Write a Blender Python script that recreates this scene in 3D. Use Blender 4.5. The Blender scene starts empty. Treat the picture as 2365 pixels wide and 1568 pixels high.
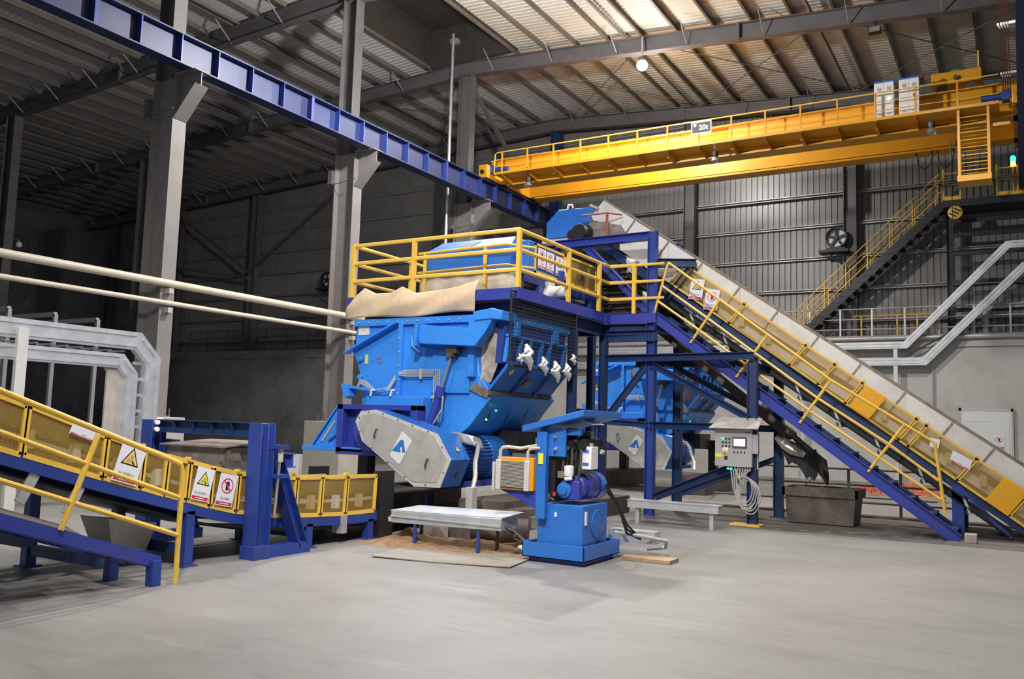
import bpy, bmesh, math, random
from mathutils import Vector, Matrix
random.seed(7)
SC = bpy.context.scene
COL = SC.collection
PI = math.pi
OFF = {}
ORD = ['first','second','third','fourth','fifth','sixth','seventh','eighth','ninth','tenth','eleventh','twelfth','thirteenth',
       'fourteenth','fifteenth','sixteenth','seventeenth','eighteenth','nineteenth','twentieth','twenty-first','twenty-second','twenty-third',
       'twenty-fourth','twenty-fifth','twenty-sixth','twenty-seventh','twenty-eighth','twenty-ninth','thirtieth']

# ---------------------------------------------------------------- materials
M = {}
def mat(name, col, rough=.5, metal=0., var=.12, scale=3., bump=0., bscale=40., spec=.5, dirt=None, dirt_amt=.0, dscale=1.5, coat=0.):
    m = bpy.data.materials.new(name); m.use_nodes = True
    nt = m.node_tree; N = nt.nodes; L = nt.links
    b = N['Principled BSDF']
    b.inputs['Roughness'].default_value = rough; b.inputs['Metallic'].default_value = metal
    b.inputs['Specular IOR Level'].default_value = spec
    b.inputs['Coat Weight'].default_value = coat
    tc = N.new('ShaderNodeTexCoord')
    nz = N.new('ShaderNodeTexNoise'); nz.inputs['Scale'].default_value = scale; nz.inputs['Detail'].default_value = 6
    nz.inputs['Roughness'].default_value = .62
    L.new(tc.outputs['Object'], nz.inputs['Vector'])
    mr = N.new('ShaderNodeMapRange'); mr.inputs['From Min'].default_value = .3; mr.inputs['From Max'].default_value = .7
    mr.inputs['To Min'].default_value = 1-var; mr.inputs['To Max'].default_value = 1+var
    L.new(nz.outputs['Fac'], mr.inputs['Value'])
    mx = N.new('ShaderNodeMix'); mx.data_type = 'RGBA'; mx.blend_type = 'MULTIPLY'; mx.inputs['Factor'].default_value = 1
    mx.inputs[6].default_value = (*col, 1); L.new(mr.outputs['Result'], mx.inputs[7])
    out = mx.outputs[2]
    if dirt:
        n2 = N.new('ShaderNodeTexNoise'); n2.inputs['Scale'].default_value = dscale; n2.inputs['Detail'].default_value = 8; n2.inputs['Roughness'].default_value = .7
        L.new(tc.outputs['Object'], n2.inputs['Vector'])
        r2 = N.new('ShaderNodeMapRange'); r2.inputs['From Min'].default_value = .48; r2.inputs['From Max'].default_value = .72
        r2.inputs['To Min'].default_value = 0; r2.inputs['To Max'].default_value = dirt_amt
        L.new(n2.outputs['Fac'], r2.inputs['Value'])
        m2 = N.new('ShaderNodeMix'); m2.data_type = 'RGBA'
        L.new(r2.outputs['Result'], m2.inputs['Factor']); L.new(out, m2.inputs[6]); m2.inputs[7].default_value = (*dirt, 1)
        out = m2.outputs[2]
    L.new(out, b.inputs['Base Color'])
    if bump:
        n3 = N.new('ShaderNodeTexNoise'); n3.inputs['Scale'].default_value = bscale; n3.inputs['Detail'].default_value = 5
        L.new(tc.outputs['Object'], n3.inputs['Vector'])
        bp = N.new('ShaderNodeBump'); bp.inputs['Strength'].default_value = bump; bp.inputs['Distance'].default_value = .02
        L.new(n3.outputs['Fac'], bp.inputs['Height']); L.new(bp.outputs['Normal'], b.inputs['Normal'])
    M[name] = m; return m
def emit(name, col, s):
    m = bpy.data.materials.new(name); m.use_nodes = True
    b = m.node_tree.nodes['Principled BSDF']; b.inputs['Base Color'].default_value = (*col, 1)
    b.inputs['Emission Color'].default_value = (*col, 1); b.inputs['Emission Strength'].default_value = s
    M[name] = m; return m
def mesh_mat(name, col, pitch, duty, rough=.45):
    """expanded-metal / welded wire screen: crossing strands with open holes, in object space"""
    m = bpy.data.materials.new(name); m.use_nodes = True
    nt = m.node_tree; N = nt.nodes; L = nt.links
    b = N['Principled BSDF']; b.inputs['Base Color'].default_value = (*col, 1); b.inputs['Roughness'].default_value = rough
    tc = N.new('ShaderNodeTexCoord'); sp = N.new('ShaderNodeSeparateXYZ'); L.new(tc.outputs['Object'], sp.inputs[0])
    def mth(op, a, c=None):
        n = N.new('ShaderNodeMath'); n.operation = op
        for i, v in enumerate((a, c)):
            if v is None: continue
            if isinstance(v, (int, float)): n.inputs[i].default_value = v
            else: L.new(v, n.inputs[i])
        return n.outputs[0]
    u = mth('ADD', sp.outputs[0], sp.outputs[1])
    z = mth('MULTIPLY', sp.outputs[2], 1.7)
    def strand(s):
        f = mth('FRACT', mth('ADD', mth('DIVIDE', s, pitch), 1000.))
        return mth('LESS_THAN', f, duty)
    w = mth('MAXIMUM', strand(mth('ADD', u, z)), strand(mth('SUBTRACT', u, z)))
    tr = N.new('ShaderNodeBsdfTransparent'); ms = N.new('ShaderNodeMixShader')
    L.new(w, ms.inputs['Fac']); L.new(tr.outputs[0], ms.inputs[1]); L.new(b.outputs[0], ms.inputs[2])
    L.new(ms.outputs[0], N['Material Output'].inputs['Surface'])
    M[name] = m; return m

mat('machine_blue', (.040,.26,.80), .36, var=.10, scale=2.2, dirt=(.02,.06,.2), dirt_amt=.35, dscale=1.1, bump=.05, bscale=12)
mat('unit_blue', (.025,.15,.52), .36, var=.08, scale=3)
mat('navy', (.020,.050,.27), .42, var=.15, scale=3, dirt=(.05,.05,.08), dirt_amt=.5, dscale=2.5)
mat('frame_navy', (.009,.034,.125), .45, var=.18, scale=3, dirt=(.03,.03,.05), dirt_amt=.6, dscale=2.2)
mat('violet_blue', (.032,.050,.33), .4, var=.12, scale=3, dirt=(.06,.06,.1), dirt_amt=.4)
mat('runway_blue', (.013,.024,.10), .5, var=.25, scale=1.2, dirt=(.05,.07,.16), dirt_amt=.45, dscale=.7)
mat('yellow', (.76,.48,.075), .38, var=.08, scale=5)
mat('crane_yellow', (.66,.30,.014), .36, var=.06, scale=1.2)
mat('plate_orange', (.80,.38,.01), .4, var=.04)
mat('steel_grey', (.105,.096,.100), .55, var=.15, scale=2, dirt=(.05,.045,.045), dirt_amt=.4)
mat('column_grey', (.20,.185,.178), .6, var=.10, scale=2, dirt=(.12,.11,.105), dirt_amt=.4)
mat('purlin_grey', (.125,.105,.09), .55, var=.15, scale=2)
mat('galv', (.60,.62,.64), .38, .55, var=.14, scale=4, dirt=(.42,.40,.36), dirt_amt=.5, dscale=3)
mat('girt_galv', (.48,.47,.48), .42, .5, var=.1, scale=2)
mat('cream_pipe', (.52,.47,.38), .5, var=.08, scale=3)
mat('roof_sheet', (.47,.455,.40), .5, var=.08, scale=.8, dirt=(.34,.31,.26), dirt_amt=.5, dscale=.5)
mat('wall_sheet', (.175,.168,.158), .36, .0, var=.14, scale=.9, dirt=(.12,.11,.11), dirt_amt=.5, dscale=.7)
mat('floor_concrete', (.225,.216,.205), .5, var=.10, scale=.7, dirt=(.15,.142,.132), dirt_amt=.6, dscale=.8, bump=.04, bscale=14)
def scuffs(m):
    nt = m.node_tree; N = nt.nodes; L = nt.links; b = N['Principled BSDF']; src = b.inputs['Base Color'].links[0].from_socket
    tc = N.new('ShaderNodeTexCoord'); mp = N.new('ShaderNodeMapping'); mp.inputs['Scale'].default_value = (.35,1.6,1); mp.inputs['Rotation'].default_value = (0,0,.25)
    L.new(tc.outputs['Object'], mp.inputs['Vector']); out = src
    for sc, lo, hi, amt, col in ((1.3,.52,.75,.6,(.125,.115,.105)),(5.,.60,.72,.6,(.095,.087,.077)),(2.2,.56,.7,.5,(.32,.31,.30))):
        n = N.new('ShaderNodeTexNoise'); n.inputs['Scale'].default_value = sc; n.inputs['Detail'].default_value = 9; n.inputs['Roughness'].default_value = .72; L.new(mp.outputs[0], n.inputs['Vector'])
        r = N.new('ShaderNodeMapRange'); r.inputs['From Min'].default_value = lo; r.inputs['From Max'].default_value = hi; r.inputs['To Max'].default_value = amt; L.new(n.outputs['Fac'], r.inputs['Value'])
        x = N.new('ShaderNodeMix'); x.data_type = 'RGBA'; L.new(r.outputs[0], x.inputs['Factor']); L.new(out, x.inputs[6]); x.inputs[7].default_value = (*col,1); out = x.outputs[2]
    L.new(out, b.inputs['Base Color'])
scuffs(M['floor_concrete'])
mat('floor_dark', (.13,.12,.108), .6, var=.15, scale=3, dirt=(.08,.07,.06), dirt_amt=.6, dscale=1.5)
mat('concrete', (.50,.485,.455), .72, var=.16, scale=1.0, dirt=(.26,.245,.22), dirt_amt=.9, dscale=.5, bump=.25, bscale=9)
mat('concrete_dark', (.27,.262,.25), .75, var=.2, scale=1., dirt=(.13,.125,.125), dirt_amt=.9, dscale=.4, bump=.25, bscale=9)  # darker concrete tone for the end wall left of the ridge
mat('roof_sheet_grey', (.50,.50,.51), .5, var=.08, scale=.8, dirt=(.36,.35,.34), dirt_amt=.4, dscale=.5)
mat('pedestal_concrete', (.40,.365,.32), .75, var=.14, scale=2, dirt=(.2,.18,.15), dirt_amt=.6, dscale=2, bump=.2)
mat('rust_brown', (.11,.085,.07), .6, .2, var=.3, scale=5, dirt=(.22,.18,.15), dirt_amt=.7, dscale=3.5)
mat('hood_brown', (.22,.175,.155), .55, .1, var=.22, scale=6, dirt=(.5,.48,.45), dirt_amt=.5, dscale=5)
mat('black', (.012,.012,.013), .5, var=.2)
mat('rubber', (.02,.02,.022), .65, var=.3, scale=4, dirt=(.08,.07,.06), dirt_amt=.5)
mat('skirt_white', (.72,.70,.67), .45, .1, var=.08, scale=1.8, dirt=(.45,.38,.31), dirt_amt=.5, dscale=1.6)
mat('beige', (.55,.44,.29), .6, var=.12, scale=4, dirt=(.35,.26,.16), dirt_amt=.6, dscale=3)
mat('belt_brown', (.14,.09,.04), .7, var=.25, scale=5)
mat('cover_grey', (.43,.425,.40), .55, .15, var=.09, scale=5, dirt=(.27,.24,.20), dirt_amt=.55, dscale=4)
mat('rim_grey', (.60,.59,.56), .5, .2, var=.06)
mat('canvas', (.66,.50,.33), .85, var=.08, scale=8, bump=.2, bscale=60)
mat('canvas_grey', (.50,.44,.35), .85, var=.12, scale=6, bump=.2)
mat('curtain', (.42,.36,.30), .7, var=.4, scale=6, dirt=(.70,.68,.66), dirt_amt=.8, dscale=4)
mat('white_plastic', (.78,.77,.75), .45, var=.06)
mat('sign_white', (.74,.74,.80), .4, var=.02)
mat('sign_red', (.60,.03,.06), .4, var=.03)
mat('sign_yellow', (.72,.72,.05), .4, var=.03)
mat('sign_amber', (.80,.52,.15), .4, var=.03)
mat('sign_black', (.015,.015,.015), .4, var=.05)
mat('sign_grey', (.30,.30,.34), .4, var=.05)
mat('dark_plate', (.085,.072,.065), .6, .3, var=.2, scale=6)
mat('stainless', (.47,.445,.435), .38, .3, var=.06, scale=3)
mat('hood_steel', (.50,.47,.42), .45, .3, var=.12, scale=4, dirt=(.25,.22,.18), dirt_amt=.5)
mat('chrome', (.7,.7,.68), .2, .9, var=.05)
mat('foil', (.62,.57,.50), .3, .55, var=.15, scale=6, bump=.6, bscale=14)
mat('fin_grey', (.50,.46,.40), .5, .3, var=.08)
mat('orange', (.72,.30,.02), .4, var=.05)
mat('dirty_steel', (.26,.20,.14), .5, .5, var=.3, scale=9, dirt=(.5,.46,.38), dirt_amt=.6, dscale=8)
mat('sawdust', (.30,.19,.105), .95, var=.3, scale=12, bump=.6, bscale=30, dirt=(.2,.13,.07), dirt_amt=.8, dscale=3)
mat('fibreboard', (.26,.235,.20), .8, var=.1, scale=4, dirt=(.30,.27,.22), dirt_amt=.5, dscale=2)
mat('wood', (.34,.24,.14), .75, var=.2, scale=6)
mat('brick_red', (.50,.15,.10), .85, var=.25, scale=9)
mat('door_white', (.66,.67,.66), .5, var=.03)
mat('cable_grey', (.42,.41,.38), .5, var=.1)
mat('stair_black', (.013,.012,.013), .5, var=.2)
mat('vent_dark', (.035,.030,.026), .7, var=.2)
mat('lens_dark', (.45,.47,.5), .15, .8, var=.1)
mat('green_paint', (.06,.22,.16), .5, var=.1)
mat('rust_bar', (.30,.09,.045), .5, var=.2)
mat('logo_blue', (.03,.17,.55), .35, var=.03)
mat('logo_white', (.72,.72,.70), .35, var=.03)
mat('fan_white', (.86,.86,.88), .4, var=.05)
emit('lamp_white', (1,.96,.90), 60.)
emit('screen_white', (.92,.97,1.), 4.)
emit('led_green', (.03,.9,.35), 2.2)
emit('led_green_yellow', (.45,1.,.10), 2.5)
emit('led_amber', (1.,.50,.10), 3.)
emit('led_red', (1.,.05,.08), 3.)
mesh_mat('yellow_screen', (.62,.40,.08), .022, .16)
mesh_mat('yellow_screen_fine', (.60,.39,.08), .016, .135)

# ---------------------------------------------------------------- geometry
def V(*a): return Vector(a)
class MB:
    def __init__(s): s.v = []; s.f = []
    def add(s, vs, fs):
        o = len(s.v); s.v += [tuple(v) for v in vs]; s.f += [tuple(i+o for i in f) for f in fs]; return s
    def box(s, x0, x1, y0, y1, z0, z1):
        vs = [(x,y,z) for z in (z0,z1) for y in (y0,y1) for x in (x0,x1)]
        return s.add(vs, [(0,2,3,1),(4,5,7,6),(0,1,5,4),(2,6,7,3),(0,4,6,2),(1,3,7,5)])
    def prof(s, p, q, pts, up=(0,0,1)):
        p = Vector(p); q = Vector(q); d = (q-p).normalized(); u = Vector(up)
        if abs(d.dot(u)) > .999: u = Vector((0,1,0))
        a = d.cross(u).normalized(); u = a.cross(d).normalized(); n = len(pts)
        vs = [p+a*x+u*y for x, y in pts]+[q+a*x+u*y for x, y in pts]
        fs = [(i,(i+1)%n,n+(i+1)%n,n+i) for i in range(n)]+[tuple(range(n-1,-1,-1)), tuple(range(n,2*n))]
        return s.add(vs, fs)
    def bar(s, p, q, w, h, up=(0,0,1)):
        return s.prof(p, q, [(-w/2,-h/2),(w/2,-h/2),(w/2,h/2),(-w/2,h/2)], up)
    def ibeam(s, p, q, w, h, tf, tw, up=(0,0,1)):
        a, b, c = w/2, h/2, tw/2
        return s.prof(p, q, [(-a,-b),(a,-b),(a,-b+tf),(c,-b+tf),(c,b-tf),(a,b-tf),(a,b),(-a,b),(-a,b-tf),(-c,b-tf),(-c,-b+tf),(-a,-b+tf)], up)
    def channel(s, p, q, w, h, t, up=(0,0,1)):
        return s.prof(p, q, [(0,-h/2),(w,-h/2),(w,-h/2+t),(t,-h/2+t),(t,h/2-t),(w,h/2-t),(w,h/2),(0,h/2)], up)
    def tube(s, pts, r, n=8, closed=False):
        P = [Vector(p) for p in pts]; m = len(P); rings = []; prev = None
        for i in range(m):
            if closed: t = (P[(i+1)%m]-P[i-1]).normalized()
            else: t = (P[min(i+1,m-1)]-P[max(i-1,0)]).normalized()
            if prev is None:
                a = t.cross(Vector((0,0,1)));
                if a.length < 1e-3: a = t.cross(Vector((0,1,0)))
            else: a = prev-t*prev.dot(t)
            a.normalize(); prev = a; b = t.cross(a)
            k = 1.
            if 0 < i < m-1:
                c = (P[i]-P[i-1]).normalized().dot((P[i+1]-P[i]).normalized()); k = 1/max(.5, math.sqrt((1+c)/2))
            rr = r if not hasattr(r, '__len__') else r[i]
            rings.append([P[i]+(a*math.cos(2*PI*j/n)+b*math.sin(2*PI*j/n))*rr*(k if k < 1.5 else 1.5) for j in range(n)])
        vs = [v for ring in rings for v in ring]; fs = []
        for i in range(m if closed else m-1):
            k = (i+1) % m
            for j in range(n): fs.append((i*n+j, i*n+(j+1)%n, k*n+(j+1)%n, k*n+j))
        if not closed: fs += [tuple(range(n-1,-1,-1)), tuple((m-1)*n+j for j in range(n))]
        return s.add(vs, fs)
    def cyl(s, p, q, r, n=20, r2=None):
        p = Vector(p); q = Vector(q); d = (q-p).normalized(); u = Vector((0,0,1)) if abs(d.z) < .99 else Vector((0,1,0))
        a = d.cross(u).normalized(); b = d.cross(a); r2 = r if r2 is None else r2
        vs = [p+(a*math.cos(2*PI*j/n)+b*math.sin(2*PI*j/n))*r for j in range(n)]+[q+(a*math.cos(2*PI*j/n)+b*math.sin(2*PI*j/n))*r2 for j in range(n)]
        return s.add(vs, [(j,(j+1)%n,n+(j+1)%n,n+j) for j in range(n)]+[tuple(range(n-1,-1,-1)), tuple(range(n,2*n))])
    def lathe(s, c, prof, n=20, axis=(0,0,1), cap=True):
        """prof: (radius, height along axis)"""
        c = Vector(c); d = Vector(axis).normalized(); u = Vector((0,0,1)) if abs(d.z) < .99 else Vector((0,1,0))
        a = d.cross(u).normalized(); b = d.cross(a); m = len(prof)
        vs = [c+d*h+(a*math.cos(2*PI*j/n)+b*math.sin(2*PI*j/n))*r for r, h in prof for j in range(n)]
        fs = [(i*n+j, i*n+(j+1)%n, (i+1)*n+(j+1)%n, (i+1)*n+j) for i in range(m-1) for j in range(n)]
        if cap: fs += [tuple(range(n-1,-1,-1)), tuple((m-1)*n+j for j in range(n))]
        return s.add(vs, fs)
    def poly(s, pts, axis, a0, a1):
        n = len(pts)
        def P(u, w, a): return {'x':(a,u,w), 'y':(u,a,w), 'z':(u,w,a)}[axis]
        vs = [P(u,w,a0) for u, w in pts]+[P(u,w,a1) for u, w in pts]
        return s.add(vs, [(i,(i+1)%n,n+(i+1)%n,n+i) for i in range(n)]+[tuple(range(n-1,-1,-1)), tuple(range(n,2*n))])
    def hexa(s, lo, hi):
        """two quads (4 points each)"""
        return s.add(list(lo)+list(hi), [(3,2,1,0),(4,5,6,7)]+[(i,(i+1)%4,4+(i+1)%4,4+i) for i in range(4)])
    def slab(s, quad, t):
        q = [Vector(p) for p in quad]; n = (q[1]-q[0]).cross(q[3]-q[0]).normalized()*t
        return s.hexa(q, [p+n for p in q])
    def ball(s, c, r, n=10, sz=1.):
        c = Vector(c); m = n//2; vs = [c+V(0,0,-r*sz)]
        for i in range(1, m):
            t = -PI/2+PI*i/m
            vs += [c+V(r*math.cos(t)*math.cos(2*PI*j/n), r*math.cos(t)*math.sin(2*PI*j/n), r*sz*math.sin(t)) for j in range(n)]
        vs.append(c+V(0,0,r*sz)); fs = [(0,1+(j+1)%n,1+j) for j in range(n)]
        for i in range(m-2): fs += [(1+i*n+j,1+i*n+(j+1)%n,1+(i+1)*n+(j+1)%n,1+(i+1)*n+j) for j in range(n)]
        k = 1+(m-2)*n; fs += [(k+j,k+(j+1)%n,len(vs)-1) for j in range(n)]
        return s.add(vs, fs)
    def build(s, name, m, parent=None, bev=0., ang=35):
        me = bpy.data.meshes.new(name)
        if parent is not None: off = OFF[parent.name]
        else:
            xs, ys, zs = zip(*s.v); off = Vector(((min(xs)+max(xs))/2, (min(ys)+max(ys))/2, min(zs)))
        me.from_pydata([tuple(Vector(v)-off) for v in s.v], [], s.f)
        bm = bmesh.new(); bm.from_mesh(me); bmesh.ops.recalc_face_normals(bm, faces=bm.faces); bm.to_mesh(me); bm.free()
        me.polygons.foreach_set('use_smooth', [True]*len(me.polygons))
        me.set_sharp_from_angle(angle=math.radians(ang))
        me.materials.append(M[m] if isinstance(m, str) else m)
        o = bpy.data.objects.new(name, me); COL.objects.link(o)
        if parent is not None: o.parent = parent
        else: o.location = off
        OFF[o.name] = off
        if bev:
            md = o.modifiers.new('bevel', 'BEVEL'); md.width = bev; md.segments = 2; md.limit_method = 'ANGLE'; md.angle_limit = math.radians(40)
        return o
def tag(o, label, cat, group=None, kind=None):
    o['label'] = label; o['category'] = cat
    if group: o['group'] = group
    if kind: o['kind'] = kind
    return o
def thing(name, label, cat, loc, group=None):
    o = bpy.data.objects.new(name, None); COL.objects.link(o); o.location = loc; o.empty_display_size = .2
    OFF[o.name] = Vector(loc); return tag(o, label, cat, group)
def struct(o): o['kind'] = 'structure'; return o
def kids(o): return [c for c in bpy.data.objects if c.parent == o]
def dup(root, delta, label=None, group=None):
    def rec(o, par):
        c = o.copy(); COL.objects.link(c)
        if par is not None: c.parent = par
        OFF[c.name] = OFF.get(o.name, Vector((0,0,0)))
        for k in kids(o): rec(k, c)
        return c
    r = rec(root, None); r.location = Vector(root.location)+Vector(delta); OFF[r.name] = Vector(r.location)
    if label: r['label'] = label
    if group: r['group'] = group
    return r
def lerp(tab, x):
    if x <= tab[0][0]:
        (x0,y0),(x1,y1) = tab[0], tab[1]
    elif x >= tab[-1][0]:
        (x0,y0),(x1,y1) = tab[-2], tab[-1]
    else:
        for i in range(len(tab)-1):
            if tab[i][0] <= x <= tab[i+1][0]: (x0,y0),(x1,y1) = tab[i], tab[i+1]; break
    return y0+(y1-y0)*(x-x0)/(x1-x0)
def text(body, size, c, right, up, m, parent, name='lettering', depth=.0008, bold=0.):
    cu = bpy.data.curves.new(name, 'FONT'); cu.body = body; cu.size = size; cu.align_x = 'CENTER'; cu.align_y = 'CENTER'; cu.extrude = depth; cu.offset = bold
    t = bpy.data.objects.new('tmp_text', cu); COL.objects.link(t)
    bpy.context.view_layer.update()
    me = bpy.data.meshes.new_from_object(t.evaluated_get(bpy.context.evaluated_depsgraph_get()))
    bpy.data.objects.remove(t)
    r = Vector(right).normalized(); u = Vector(up).normalized(); n = r.cross(u)
    off = OFF[parent.name]; c = Vector(c)
    for v in me.vertices: v.co = c+r*v.co.x+u*v.co.y+n*v.co.z-off
    me.name = name; me.materials.clear(); me.materials.append(M[m])
    o = bpy.data.objects.new(name, me); COL.objects.link(o); o.parent = parent; OFF[o.name] = off
    return o
class Plate:
    """shapes drawn on a flat sign: (u, v) in metres from its centre"""
    def __init__(s, c, right, up, parent):
        s.c = Vector(c); s.r = Vector(right).normalized(); s.u = Vector(up).normalized(); s.n = s.r.cross(s.u).normalized(); s.p = parent
    def P(s, u, v, h=0.): return s.c+s.r*u+s.u*v+s.n*h
    def shape(s, name, pts, m, h0, h1):
        n = len(pts); mb = MB()
        mb.add([s.P(u,v,h0) for u, v in pts]+[s.P(u,v,h1) for u, v in pts], [(i,(i+1)%n,n+(i+1)%n,n+i) for i in range(n)]+[tuple(range(n-1,-1,-1)), tuple(range(n,2*n))])
        return mb.build(name, m, s.p)
    def ring(s, name, cu, cv, r0, r1, m, h0, h1, n=32):
        mb = MB(); vs = []; fs = []
        for j in range(n):
            a = 2*PI*j/n
            for r, h in ((r0,h0),(r1,h0),(r1,h1),(r0,h1)): vs.append(s.P(cu+r*math.cos(a), cv+r*math.sin(a), h))
        for j in range(n):
            k = (j+1) % n
            for i in range(4): fs.append((j*4+i, j*4+(i+1)%4, k*4+(i+1)%4, k*4+i))
        return mb.add(vs, fs).build(name, m, s.p)
def disc(r, cu=0., cv=0., n=20): return [(cu+r*math.cos(2*PI*j/n), cv+r*math.sin(2*PI*j/n)) for j in range(n)]
def rect(u0, u1, v0, v1): return [(u0,v0),(u1,v0),(u1,v1),(u0,v1)]
def safety_sign(kind, c, right, up, w, h, label, group=None, words='', amber=False):
    t = thing('warning_sign' if kind == 'warn' else 'prohibition_sign' if kind == 'ban' else 'notice_sign', label, 'sign', c, group)
    p = Plate(c, right, up, t)
    p.shape('panel', rect(-w/2,w/2,-h/2,h/2), 'sign_white', -.003, .0)
    p.shape('red_band', rect(-w*.46,w*.46,-h*.47,-h*.37), 'sign_red', .0, .0012)
    p.shape('band_lettering', rect(-w*.26,w*.26,-h*.435,-h*.41), 'sign_white', .0012, .0018)
    k = min(w, h*.75)
    if kind == 'warn':
        a = k*.36; cy = h*.13
        tri = lambda q: [(-q,cy-q*.62),(q,cy-q*.62),(0,cy+q*1.12)]
        p.shape('triangle_border', tri(a), 'sign_black', .0, .0012)
        p.shape('triangle_face', tri(a*.80), 'sign_amber' if amber else 'sign_yellow', .0012, .002)
        p.ring('gear_symbol', a*.05, cy+a*.16, a*.08, a*.19, 'sign_grey', .002, .0026, 16)
        p.ring('gear_symbol', -a*.22, cy-a*.2, a*.08, a*.19, 'sign_grey', .002, .0026, 16)
        p.shape('hand_symbol', [(a*.08,cy-a*.12),(a*.2,cy-a*.1),(a*.5,cy-a*.42),(a*.42,cy-a*.52),(a*.2,cy-a*.34)], 'sign_black', .002, .0026)
    elif kind == 'ban':
        a = k*.34; cy = h*.13
        p.shape('hand_symbol', [(-a*.2,cy-a*.6),(a*.2,cy-a*.6),(a*.24,cy-a*.1),(a*.42,cy+a*.15),(a*.3,cy+a*.2),(a*.24,cy+a*.55),(a*.05,cy+a*.62),(-a*.2,cy+a*.5),(-a*.26,cy)], 'sign_black', .0, .0012)
        p.ring('ban_ring', 0, cy, a*.86, a, 'sign_red', .0012, .002)
        q = a*.07; b = a*.64
        p.shape('ban_slash', [(-b-q,cy+b-q),(-b+q,cy+b+q),(b+q,cy-b+q),(b-q,cy-b-q)], 'sign_red', .0012, .0022)
    if words: text(words, min(w*.8/len(words), h*.085), p.P(0,-h*.27,.001), right, up, 'sign_grey', t)
    return t
# ================================================================ camera
cam = bpy.data.cameras.new('camera'); camo = bpy.data.objects.new('camera', cam); COL.objects.link(camo)
cam.sensor_width = 36.; cam.lens = 1993.1*36./2365.; cam.clip_end = 200
def cam_axes(yaw, pitch, roll):
    f = V(-math.sin(yaw)*math.cos(pitch), math.cos(yaw)*math.cos(pitch), math.sin(pitch))
    r = V(math.cos(yaw), math.sin(yaw), 0); u = r.cross(f)
    return r*math.cos(roll)+u*math.sin(roll), u*math.cos(roll)-r*math.sin(roll), f
R_, U_, F_ = cam_axes(.536246, .0979395, .0303975)
mw = Matrix((R_, U_, -F_)).transposed().to_4x4(); mw.translation = (0,0,1.5)
camo.matrix_world = mw; SC.camera = camo

# ================================================================ building shell
mb = MB(); mb.box(-60,22,-14,31.4,-.25,0); fl = struct(mb.build('floor', 'floor_concrete'))
for nm, m, a, b in (('wall_back_right', 'concrete', -16.4, 22), ('wall_back_left', 'concrete_dark', -60, -16.4)):
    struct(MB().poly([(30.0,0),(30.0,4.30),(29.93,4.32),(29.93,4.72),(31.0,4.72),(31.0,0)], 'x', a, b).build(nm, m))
mb = MB(); n = 0; x = -60.; prof = []
while x < 20:
    prof += [(x,31.15),(x+.15,31.15),(x+.165,31.185),(x+.185,31.185)]; x += .2
m = len(prof); vs = [(a,b,4.4) for a, b in prof]+[(a,b,15.2) for a, b in prof]
mb.add(vs, [(i,i+1,m+i+1,m+i) for i in range(m-1)])
wb = struct(mb.build('wall_back_upper', 'wall_sheet', ang=10))
mb = MB(); mb.box(-60.2,-60,-14,31.4,0,13); struct(mb.build('wall_left', 'wall_sheet'))

XR = -16.4
def ztop(x):            # top of the rafters: ridge over the middle column row
    return 14.1-.072*(x-XR) if x > XR else 14.1+.042*(x-XR)
def roof_sheet(name, x0, x1, ys=-4.):
    mb = MB(); y = ys; prof = []
    while y < 31.2:
        prof += [(y,0.),(y+.13,0.),(y+.15,.022),(y+.18,.022)]; y += .2
    m = len(prof); vs = []
    for x in (x0, x1): vs += [(x, a, ztop(x)+.2+b) for a, b in prof]
    mb.add(vs, [(i,i+1,m+i+1,m+i) for i in range(m-1)])
    return struct(mb.build(name, 'roof_sheet' if x0 > -16 else 'roof_sheet_grey', ang=10))
roof_sheet('ceiling_right', -14.5, 14.); roof_sheet('ceiling_left', -60., -18.)
roof_sheet('ceiling_ridge_right', XR, -14.5, 24.05); roof_sheet('ceiling_ridge_left', -18., XR, 24.05)
# raised ridge ventilator
mb = MB(); z0 = ztop(-18)+.2; z1 = ztop(-14.5)+.2
mb.box(-18.05,-18,-4,24.1,z0-.05,z0+1.3); mb.box(-14.5,-14.45,-4,24.1,z1-.05,z1+1.3); mb.box(-18.3,-14.2,-4,24.2,z1+1.3,z1+1.36); mb.box(-18,-14.5,24.0,24.08,z1-.1,z1+1.3)
struct(mb.build('ceiling_ridge', 'vent_dark'))

# ---------------------------------------------------------------- steel columns
def column(x, y, z0, z1, label, upper=None, deep=.72, wide=.36, m='column_grey', split=None, bracket=True, grp='steel columns of the hall'):
    t = thing('steel_column', label, 'column', (x,y,z0), grp)
    mb = MB(); zs = split or z1
    mb.ibeam((x,y,z0),(x,y,zs), wide, deep, .022, .016, (1,0,0)); mb.box(x-deep/2-.06,x+deep/2+.06,y-wide/2-.06,y+wide/2+.06,z0,z0+.03)
    mb.build('shaft', m, t)
    if split:
        mb = MB(); mb.ibeam((x-.1,y,split),(x-.1,y,z1), .34, .5, .02, .014, (1,0,0)); mb.build('upper_shaft', 'steel_grey', t)
    if bracket and split:
        s = 1 if bracket is True else bracket
        mb = MB(); a = x+s*deep/2
        pts = [(a,split-1.0),(a,split),(a+s*.65,split),(a+s*.65,split-.32)]
        mb.poly(pts,'y',y-.012,y+.012); mb.box(min(a,a+s*.68),max(a,a+s*.68),y-.2,y+.2,split-.025,split)
        mb.slab([(a,y-.18,split-1.0),(a,y+.18,split-1.0),(a+s*.65,y+.18,split-.32),(a+s*.65,y-.18,split-.32)], .02)
        mb.build('runway_bracket', m, t)
        mb = MB(); mb.box(x-deep/2-.14,x-deep/2,y-.3,y+.3,split-.9,split-.5); mb.tube([(x-.5,y-.3,split-.95),(x+.5,y-.3,split-.85)], .012, 6)
        mb.build('junction_box', 'steel_grey', t)
    return t
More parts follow.
